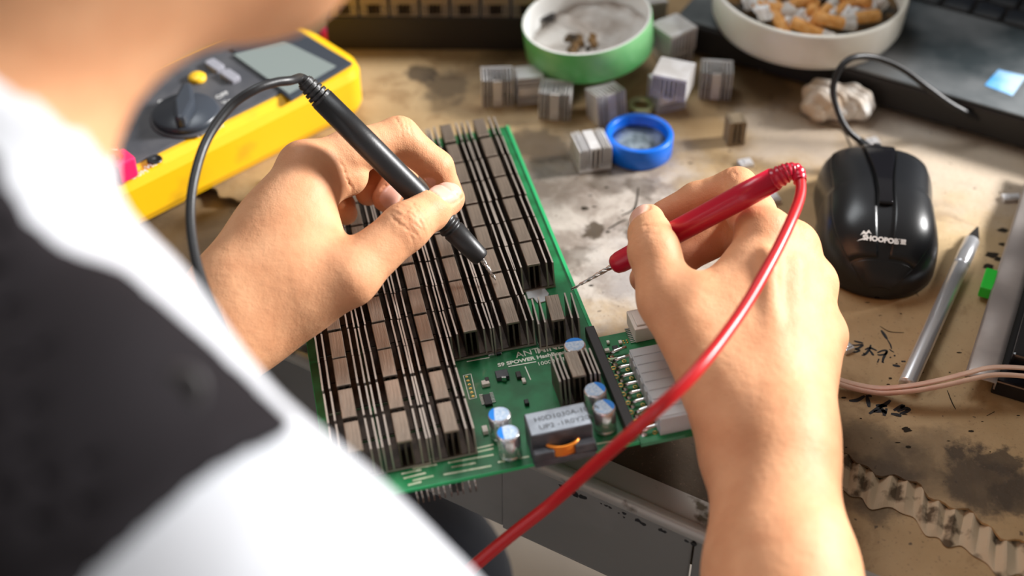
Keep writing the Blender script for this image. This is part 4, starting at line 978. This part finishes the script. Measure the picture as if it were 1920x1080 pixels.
wp = MS(.84, math.pi / 2, .0); b = MB(); b.lathe([(.0045, -.003), (.0062, -.0015), (.0062, .0015), (.0045, .003)], 28, Matrix.Translation(wp + Vector((0, 0, -.0035))) @ Matrix.Rotation(math.pi / 2, 4, 'Y')); b.build('scroll_wheel', M['rubber'], ms)
def on_mouse(v, dx=0):
    p = MS(v, math.pi / 2, .0010); q_ = MS(v + .02, math.pi / 2, .0009); y = (q_ - p).normalized(); return frame(p, (1, 0, 0), y)
text('SHOOPOE', .0038, on_mouse(-.72) @ Matrix.Translation((-.0115, -.002, .0003)) @ Matrix.Rotation(-.04, 4, 'Z') @ Matrix.Shear('XY', 4, (.25, 0)), 'printed_logo', M['print'], ms, bold=.0002)
text('新盟', .0030, on_mouse(-.72) @ Matrix.Translation((.0045, -.0022, .0003)) @ Matrix.Rotation(-.04, 4, 'Z'), 'printed_logo', M['print'], ms, bold=.0001)
b = MB(); lf = on_mouse(-.72) @ Matrix.Translation((-.0115, -.002, .0003)) @ Matrix.Scale(.65, 4)
b.prism([(-.002, .0035), (.0005, .0078), (.0025, .0062), (.0045, .0088), (.0070, .0050), (.0045, .0064), (.0028, .0042), (.0008, .0052)], 0, .0001, lf)
b.prism([(-.0045, -.0018), (.0020, .0006), (.0022, .0014), (-.0015, .0002)], 0, .0001, lf); b.build('printed_logo', M['print'], ms)
mc = [MO @ Vector((0, ML2 * .985, .012)), MO @ Vector((-.001, ML2 + .008, .013))]
mcp = [tuple(p) for p in mc] + [W(*q_) for q_ in [(1590, 245, .022), (1570, 205, .030), (1562, 165, .040), (1575, 128, .050), (1600, 108, .054), (1640, 108, .050), (1690, 128, .043), (1740, 165, .033), (1790, 200, .022), (1850, 228, .012), (1930, 255, .004), (2060, 285, .003)]]
b = MB(); b.tube(spline(mcp, 10), .0019, 14); b.build('cable', M['rubber'], ms, world=True)
b = MB(); b.tube([mcp[0], mcp[1], tuple(np.array(mcp[1]) * .5 + np.array(mcp[2]) * .5)], [.0035, .0029, .0022], 16); b.build('cable_boot', M['rubber'], ms, world=True)

# ------------------------------------------------------------------ craft knife
k0 = W(1700, 722, .0045); k1 = W(1822, 452, .0045); F_, L_ = probe_frame(k0, k1)
kn_ = thing('craft_knife', 'silver craft knife with a round metal handle and a dark pointed blade', 'knife', F_)
b = MB(); b.lathe([(.00001, 0), (.0040, 0), (.0043, .001), (.0043, L_ - .024), (.0040, L_ - .0235), (.0040, L_ - .0225), (.0044, L_ - .022)], 36); b.build('handle', M['alum'], kn_)
b = MB(); b.lathe([(.0044, L_ - .022), (.0045, L_ - .014), (.0042, L_ - .0005), (.0036, L_), (.00001, L_)], 36); b.build('collar', M['alum'], kn_)
b = MB(); b.prism([(-.0030, L_ - .002), (.0030, L_ - .002), (.0030, L_ + .004), (.0002, L_ + .0135), (-.0006, L_ + .0128), (-.0026, L_ + .005)], -.0004, .0004, Matrix.Rotation(math.pi / 2, 4, 'X') @ Matrix.Scale(-1, 4, (0, 0, 1)) if False else Matrix(((1, 0, 0, 0), (0, 0, 1, 0), (0, 1, 0, 0), (0, 0, 0, 1))))
b.build('blade', M['blade'], kn_)

# ------------------------------------------------------------------ dark case at the right edge, with its pale strip
g0 = W(1812, 692, .011); g1 = W(1922, 340, .011); gx = unit([g1[0] - g0[0], g1[1] - g0[1], 0]); gy = np.array([gx[1], -gx[0], 0])
GF = frame((g0[0], g0[1], 0), gx, (-gy[0], -gy[1], 0))
ca = thing('equipment_case', 'black equipment case with a wide dull grey metal strip along its side, at right edge', 'case', GF)
def gp(u_, w_, z): return (u_, -w_, z)
b = MB(); b.box((.000, -.150, .0), (.185, -.0135, .0095)); b.build('case_body', M['gloss'], ca, bevel=.001)
b = MB(); b.box((.010, -.150, .0095), (.080, -.018, .020)); b.box((.086, -.150, .0095), (.185, -.022, .026)); b.box((.0, -.180, .0095), (.185, -.078, .145)); b.build('case_and_shade_blocks', M['gloss'], ca, bevel=.0015)  # third, tall block is out of view, added to shade the table
b = MB(); nS = 40; v_ = []
for i in range(nS + 1):
    u_ = -.004 + .189 * i / nS; zz = .0110 + .0010 * math.sin(u_ * 55) + .0006 * math.sin(u_ * 140 + 1)
    v_ += [gp(u_, -.0000, zz - .0012), gp(u_, .0015, zz), gp(u_, .012, zz + .0006), gp(u_, .0150, zz + .0002), gp(u_, .0150, zz - .004)]
b.add(v_, [(i * 5 + k, (i + 1) * 5 + k, (i + 1) * 5 + k + 1, i * 5 + k + 1) for i in range(nS) for k in range(4)], True)
st_ = b.build('metal_strip', M['flange'], ca, label='dull grey metal strip'); sm = st_.modifiers.new('s', 'SOLIDIFY'); sm.thickness = .0009
gpx = W(1853, 527, .007); 
gb = MB(); gb.box((-.0030, -.0085, -.005), (.0035, .0085, .002)); gb.v = [frame(gpx, gy, gx) @ Vector(p) for p in gb.v]; gb.build('green_terminal', M['greenplastic'], ca, world=True, bevel=.0008)
gb = MB(); gb.box((.004, -.010, -.0035), (.016, .010, .0025)); gb.v = [frame(gpx, gy, gx) @ Vector(p) for p in gb.v]; gb.build('terminal_base', M['dark'], ca, world=True)

# flat pinkish twin wire
def rib(z): return [(1480, 640, .03), (1540, 690, .010), (1575, 712, .0055), (1640, 727, .0040), (1700, 724, .0095), (1760, 713, .013), (1815, 699, .016), (1860, 689, .018), (1920, 690, .018), (2010, 700, .018)]
rbp = [W(*q_) for q_ in rib(0)]
rw_ = thing('ribbon_cable', 'flat pinkish two-strand ribbon cable crossing the knife handle', 'cable', frame((rbp[2][0], rbp[2][1], 0), rz=0))
P_ = spline(rbp, 10)
b = MB(); b.tube(P_, .0022, 12, flat=.45); b.build('wide_strand', M['ribbon'], rw_, world=True)
b = MB(); b.tube([np.array(p) + np.array([.0004, -.0036, -.0010 + .0012 * math.sin(i * .05)]) for i, p in enumerate(P_)], .00125, 10); b.build('thin_strand', M['ribbon'], rw_, world=True)

# ------------------------------------------------------------------ loose heat sinks, bottle cap, tin lid, ashtray, laptop
def loose(px, z, label, eul, kind='sink_light', size=(.0193, .0193, .016), spot=True):
    F = Matrix.Translation(Vector(W(px[0], px[1], z))) @ Euler([math.radians(e) for e in eul]).to_matrix().to_4x4()
    t = thing('heat_sink', label, 'heat sink', F, 'loose heat sinks')
    b, p = sink_mesh(size[0], size[1], size[2], 3, .002, .0064); b.v = [(x, y, q - size[2] / 2) for x, y, q in b.v]; p.v = [(x, y, q - size[2] / 2) for x, y, q in p.v]
    b.build('fins', [M[kind], M[kind]], t); p.build('pad', M[kind], t, bevel=.0004)
    if spot:
        k = MB(); k.prism(rrect(.006, .006, .001, 3), -size[2] / 2 - .0004, -size[2] / 2); k.build('thermal_spot', M['chip'], t, label='dark square of thermal glue')
    return t
loose((932, 163), .0095, 'pale heat sink farthest left of the loose ones, its fins lying level', (90, 0, 3))
loose((992, 160), .0095, 'brown-shaded heat sink tucked under the left rim of green tin lid', (90, 90, 10), size=(.0193, .016, .014))
loose((1042, 188), .0095, 'heat sink in front of green lid, square dark spot facing the camera', (90, 0, -8))
loose((1137, 195), .0095, 'heat sink tilted below the middle of the green lid', (78, 0, 25), spot=True)
loose((1108, 282), .0085, 'heat sink touching the left side of the blue cap', (0, 0, 14), spot=False)
loose((1252, 172), .0097, 'heat sink standing under a larger pale one, behind the blue cap', (90, 90, 20), spot=False)
loose((1262, 150), .0275, 'bright heat sink stacked on another behind the blue cap', (180, 0, -20), size=(.021, .020, .016), spot=False)
loose((1342, 150), .0095, 'heat sink with slanting fins on top and a dark spot in front', (90, 0, -6))
loose((1262, 92), .0090, 'white heat sink right of the green lid, lower of two', (180, 0, 15), size=(.020, .019, .016), spot=False)
loose((1262, 68), .0262, 'white heat sink right of the green lid, upper of two', (180, 0, 35), size=(.021, .020, .016), spot=False)
loose((1215, 12), .010, 'white heat sink behind the green lid at the top', (180, 0, 10), size=(.021, .020, .017), spot=False)
loose((1378, 242), .0085, 'small brown heat sink standing alone right of the blue cap', (0, 0, 8), 'sink_brown', (.0105, .0105, .0165), False)
def bit(px, sz, label, m, z=None, rz=.3, name='metal_bit'):
    z = sz[2] / 2 if z is None else z; F = frame(W(px[0], px[1], z), rz=rz); t = MB(); t.box((-sz[0] / 2, -sz[1] / 2, -sz[2] / 2), (sz[0] / 2, sz[1] / 2, sz[2] / 2), None, .0004)
    t.box((-sz[0] / 5, -sz[1] / 3, sz[2] / 2), (sz[0] / 3, sz[1] / 4, sz[2] / 2 + .0006), None, .0003)
    o = t.build(name, m, None, bevel=.0003); o.matrix_basis = F; tag(o, label, 'metal bit', 'small metal bits')
bit((1398, 306), (.0085, .007, .0025), 'small grey metal bit on the table above the red probe', M['sink_light'])
bit((1636, 268), (.0080, .007, .004), 'small pale metal bit behind the mouse', M['sink_light'])
bit((1896, 371), (.011, .006, .0025), 'small flat grey metal bit beside the metal strip', M['sink_light'], rz=.1)
bit((1447, 372), (.0085, .009, .003), 'white metal bit beside the raised index finger of the right hand', M['sink_light'])
bit((1432, 122), (.008, .007, .004), 'tiny pale bit in front of the white ashtray', M['sink_light'])
bit((1587, 651), (.006, .007, .003), 'silver bit against the little finger side of the right hand', M['alum'], rz=.5)
# brass-coloured ring
F = frame(W(1203, 200, .002), rz=0); t = MB(); t.lathe([(.0045, -.002), (.0078, -.002), (.0082, .0), (.0078, .0022), (.0045, .0022), (.0045, -.002)], 32)
o = t.build('brass_ring', M['brass'], None); o.matrix_basis = F; tag(o, 'dull brass ring lying behind the blue cap', 'ring')
# blue cap
F = frame((*W(1196, 283, .0)[:2], 0.0), rz=0)
bc = thing('bottle_cap', 'bright blue upturned bottle cap holding grey solder paste', 'bottle cap', F)
R_ = .0200; b = MB(); b.lathe([(.00001, 0), (R_ - .001, 0), (R_, .001), (R_, .0125), (R_ - .0006, .0135), (R_ - .003, .0135), (R_ - .0036, .0128), (R_ - .0036, .0022), (.00001, .0022)], 64); b.build('cap_shell', M['bluecap'], bc)
b = MB(); b.lathe([(.00001, .0072), (.006, .0078), (.011, .0066), (R_ - .0037, .0072), (R_ - .0037, .0023), (.00001, .0023)], 48); b.build('solder_paste', M['paste'], bc, kind='stuff')
# green lid
cen = W(1103, 62, .030); nrm = unit([-.13, -.03, 1.0]); F = frame(cen, np.cross([0, 1, 0], nrm), np.cross(nrm, np.cross([0, 1, 0], nrm)))
gl_ = thing('tin_lid', 'round green tin lid with white inside holding ash, propped on heat sinks', 'lid', F)
R_ = .0400; b = MB(); b.mi = 0; b.lathe([(.00001, -.010), (R_ - .001, -.010), (R_, -.009), (R_, .0105), (R_ - .0005, .0115)], 80); b.build('lid_wall', M['greentin'], gl_)
b = MB(); b.lathe([(R_ - .0004, .0114), (R_ - .0018, .0117), (R_ - .0025, .0105), (R_ - .0025, -.0075), (.00001, -.0075)], 80); b.build('lining', M['whitein'], gl_, label='white lid lining')
b = MB(); v_ = []; rg = np.random.default_rng(4); nr, na = 14, 64
for i in range(nr + 1):
    for k in range(na):
        a_ = 2 * math.pi * k / na; r = (R_ - .0028) * i / nr; x, y = r * math.cos(a_), r * math.sin(a_)
        z = -.0072 + .0060 * min(1, max(0, .55 + x / R_ * .9 + y / R_ * .5)) * (1 + .25 * math.sin(x * 300) * math.cos(y * 260)) + .0006 * math.sin(x * 900 + y * 700)
        v_.append((x, y, z))
b.add(v_, [(i * na + k, i * na + (k + 1) % na, (i + 1) * na + (k + 1) % na, (i + 1) * na + k) for i in range(nr) for k in range(na)], True); b.build('ash_heap', M['ash'], gl_, kind='stuff')
b = MB()
for k in range(16):
    x, y = random.uniform(-.014, .004), random.uniform(-.016, .002); r = random.uniform(.0015, .0035); b.lathe([(.00001, r), (r * .8, r * .5), (r, 0)], 9, Matrix.Translation((x, y, -.0030 + random.uniform(0, .002))) @ Euler((random.random(), random.random(), 0)).to_matrix().to_4x4())
b.build('burnt_crumbs', M['soot'], gl_, kind='stuff')
# laptop
l0 = W(1290, 40, .024); l1 = W(1925, 222, .024); lex = unit([l1[0] - l0[0], l1[1] - l0[1], 0]); ley = np.array([-lex[1], lex[0], 0]); LW_ = .375
l0 = l1 + lex * .02 - lex * LW_ if False else l0
LF = frame((l0[0], l0[1], 0), lex, ley)
lp = thing('laptop', 'dusty black laptop at the upper right with a blue sticker on its palm rest', 'laptop', LF)
b = MB(); b.prism(rrect(.36, .25, .008, 5, .18 - .010, .125), .003, .0225); b.build('base', M['laptop_side'], lp, bevel=.002)
b = MB(); b.prism(rrect(.358, .248, .008, 5, .18 - .010, .125), .0225, .0242); b.build('palm_rest', M['laptop'], lp, bevel=.0008)
for x_, y_ in ((.02, .02), (.32, .02), (.02, .23), (.32, .23)): b = MB(); b.cyl(.006, 0, .003, (x_, y_), 20); b.build('rubber_foot', M['rubber'], lp)
def ll_(x, y, z=.0242): p = W(x, y, z) - l0; return p @ lex, p @ ley
kx0, ky0 = ll_(1870, 44)
print('LAPTOP local', ll_(1870, 44), ll_(1700, 0), ll_(1885, 155), ll_(1920, 30), ll_(1335, 90))
b = MB(); b.prism(rrect(.312, .105, .004, 4, .172, ky0 + .0535), .0242, .0243); b.build('keyboard_well', M['laptop_side'], lp)
key0 = None
for r_ in range(2):
    for c_ in range(16):
        m_ = Matrix.Translation((.026 + c_ * .0195 + r_ * .005 - .0, ky0 + .010 + r_ * .0195, .0243))
        if m_.translation.x > .325: continue
        if key0 is None: b = MB(); b.prism(rrect(.0165, .0165, .002, 3), 0, .0022); key0 = b.build('key', M['key'], lp, bevel=.0005); key0.matrix_basis = m_
        else: k_ = key0.copy(); C.objects.link(k_); k_.matrix_basis = m_
pg = [ll_(*q_) for q_ in [(1846, 160), (1872, 131), (1924, 143), (1898, 180)]]
b = MB(); b.prism(pg, .0242, .02445); b.build('sticker', M['sticker'], lp, label='light blue sticker')
# lid standing up behind the keyboard
b = MB(); b.prism(rrect(.358, .230, .008, 5, .17, .115), 0, .006, Matrix.Translation((0, .250, .020)) @ Matrix.Rotation(math.radians(108), 4, 'X')); b.build('screen_lid', M['laptop_side'], lp)
# ashtray
ac = W(1520, -24, .050); F = frame((ac[0], ac[1], .0245), rz=0)
at_ = thing('ashtray', 'round white ashtray heaped with cigarette ends, standing on the laptop corner', 'ashtray', F)
R_ = .0600; b = MB(); b.lathe([(.00001, 0), (R_ - .010, 0), (R_ - .004, .002), (R_ - .001, .008), (R_, .0255), (R_ - .0008, .0268), (R_ - .0028, .0268), (R_ - .0035, .0255), (R_ - .0045, .010), (R_ - .010, .004), (.00001, .004)], 88); b.build('bowl', M['enamel'], at_)
b = MB(); b.lathe([(.00001, .0165), (.03, .0155), (R_ - .0043, .0135), (R_ - .006, .008), (.00001, .0045)], 48); b.build('ash_bed', M['soot'], at_, kind='stuff')
butt = None; rb = random.Random(21); spots = []
for k in range(64):
    for tries in range(30):
        a_ = rb.uniform(0, 2 * math.pi); r = (R_ - .017) * math.sqrt(rb.random()); x, y = r * math.cos(a_), r * math.sin(a_)
        if all((x - u) ** 2 + (y - v) ** 2 > .0068 ** 2 for u, v in spots): break
    spots.append((x, y)); white = rb.random() < .52
    z = .0245 + .0190 + rb.uniform(0, .0045) + .004 * (1 - r / R_)
    mtx = Matrix.Translation((ac[0] + x, ac[1] + y, z)) @ Euler((rb.uniform(-.5, .5), rb.uniform(-.5, .5), rb.uniform(0, 6.28))).to_matrix().to_4x4()
    if white:
        b = MB(); n1, n2 = 9, 12; v_ = []
        for i in range(n1 + 1):
            for j in range(n2):
                th_ = math.pi * i / n1; ph = 2 * math.pi * j / n2; rr_q = .0048 * (1 + .35 * math.sin(3 * ph + k) * math.sin(2 * th_ + k * 2) + .15 * rb.uniform(-1, 1))
                v_.append((rr_q * math.sin(th_) * math.cos(ph) * 1.4, rr_q * math.sin(th_) * math.sin(ph), rr_q * math.cos(th_) * .8))
        b.add(v_, [(i * n2 + j, i * n2 + (j + 1) % n2, (i + 1) * n2 + (j + 1) % n2, (i + 1) * n2 + j) for i in range(n1) for j in range(n2)], False)
        o = b.build('paper_scrap', M['paper'], None); o.matrix_basis = mtx; tag(o, 'crumpled white paper scrap in the ashtray', 'paper scrap', 'white scraps in the ashtray')
    else:
        if butt is None:
            b = MB(); b.mi = 0; b.lathe([(.00001, -.011), (.0036, -.011), (.0038, -.0105), (.0038, .008)], 16, Matrix.Rotation(math.pi / 2, 4, 'X')); butt = b.build('cigarette_butt', M['filter'], None)
            b = MB(); b.lathe([(.0038, .008), (.0035, .012), (.0040, .0145), (.0028, .0165), (.00001, .016)], 16, Matrix.Rotation(math.pi / 2, 4, 'X')); be = b.build('burnt_end', M['ash'], butt)
            butt.matrix_basis = mtx; tag(butt, 'stubbed-out cigarette end with an orange filter in the ashtray', 'cigarette end', 'cigarette ends in the ashtray')
        else:
            c_ = butt.copy(); C.objects.link(c_); c_.matrix_basis = mtx; d_ = be.copy(); C.objects.link(d_); d_.parent = c_
# rosin lump
def lump(P):
    c0 = W(1545, 188, .010); c1 = W(1598, 192, .009)
    d = smin(ell_d(P, c0, np.eye(3), (.0135, .014, .012)), ell_d(P, c1, np.eye(3), (.013, .013, .010)), .006)
    return np.maximum(d, .001 - P[:, 2]) + .0012 * np.sin(P[:, 0] * 420) * np.sin(P[:, 1] * 380 + P[:, 2] * 300) + .0006 * np.sin(P[:, 0] * 900 + P[:, 1] * 1100)
lc = W(1570, 190, .01); V_, Fq = surface(lump, (lc[0] - .035, lc[1] - .03, -.004), (lc[0] + .035, lc[1] + .03, .032), .0012)
V_ = V_ - [lc[0], lc[1], 0]; st = npmesh('rosin_lump', V_, Fq, [M['stone']]); st.location = (lc[0], lc[1], 0); tag(st, 'cream and white rosin lump behind the mouse cable', 'lump')
strokes([(.0013, [(1500, 215), (1545, 232), (1580, 245), (1592, 268), (1600, 285)])], 'dark_streak', M['inkgrey'])
# second board with a row of heat sinks at the top
o0 = W(668, 34, .026); F = Matrix.Translation(Vector(o0)) @ Matrix.Rotation(math.radians(-.5), 4, 'Z')
sbd = thing('circuit_board', 'dark circuit board with a row of tan heat sinks, behind the multimeter', 'circuit board', F)
b = MB(); b.box((-.02, 0, -.0016), (.125, .075, 0)); b.build('board_panel', M['dark'], sbd)
b = MB(); b.box((-.02, .004, -.0255), (.125, .07, -.0018)); b.build('lower_block', M['dark'], sbd)
b, p = sink_mesh(.0172, .0193, .016, 3, .002, .0064)
h3 = b.build('heat_sink', [M['fin'], M['fin_tip']], sbd); p3 = p.build('pad', M['sink_brown'], h3)
f3 = MB(); f3.box((-.0080, -.0100, .0088), (.0080, -.0093, .0158)); f3.mi = 0; q3 = f3.build('front_plate', M['sink_brown'], h3)
for r_ in range(2):
    for c_ in range(7):
        m_ = Matrix.Translation((-.008 + c_ * .0192, .012 + r_ * .022, 0))
        if r_ == 0 and c_ == 0: h3.matrix_basis = m_; continue
        k_ = h3.copy(); C.objects.link(k_); k_.matrix_basis = m_
        for ch in (p3, q3): d_ = ch.copy(); C.objects.link(d_); d_.parent = k_
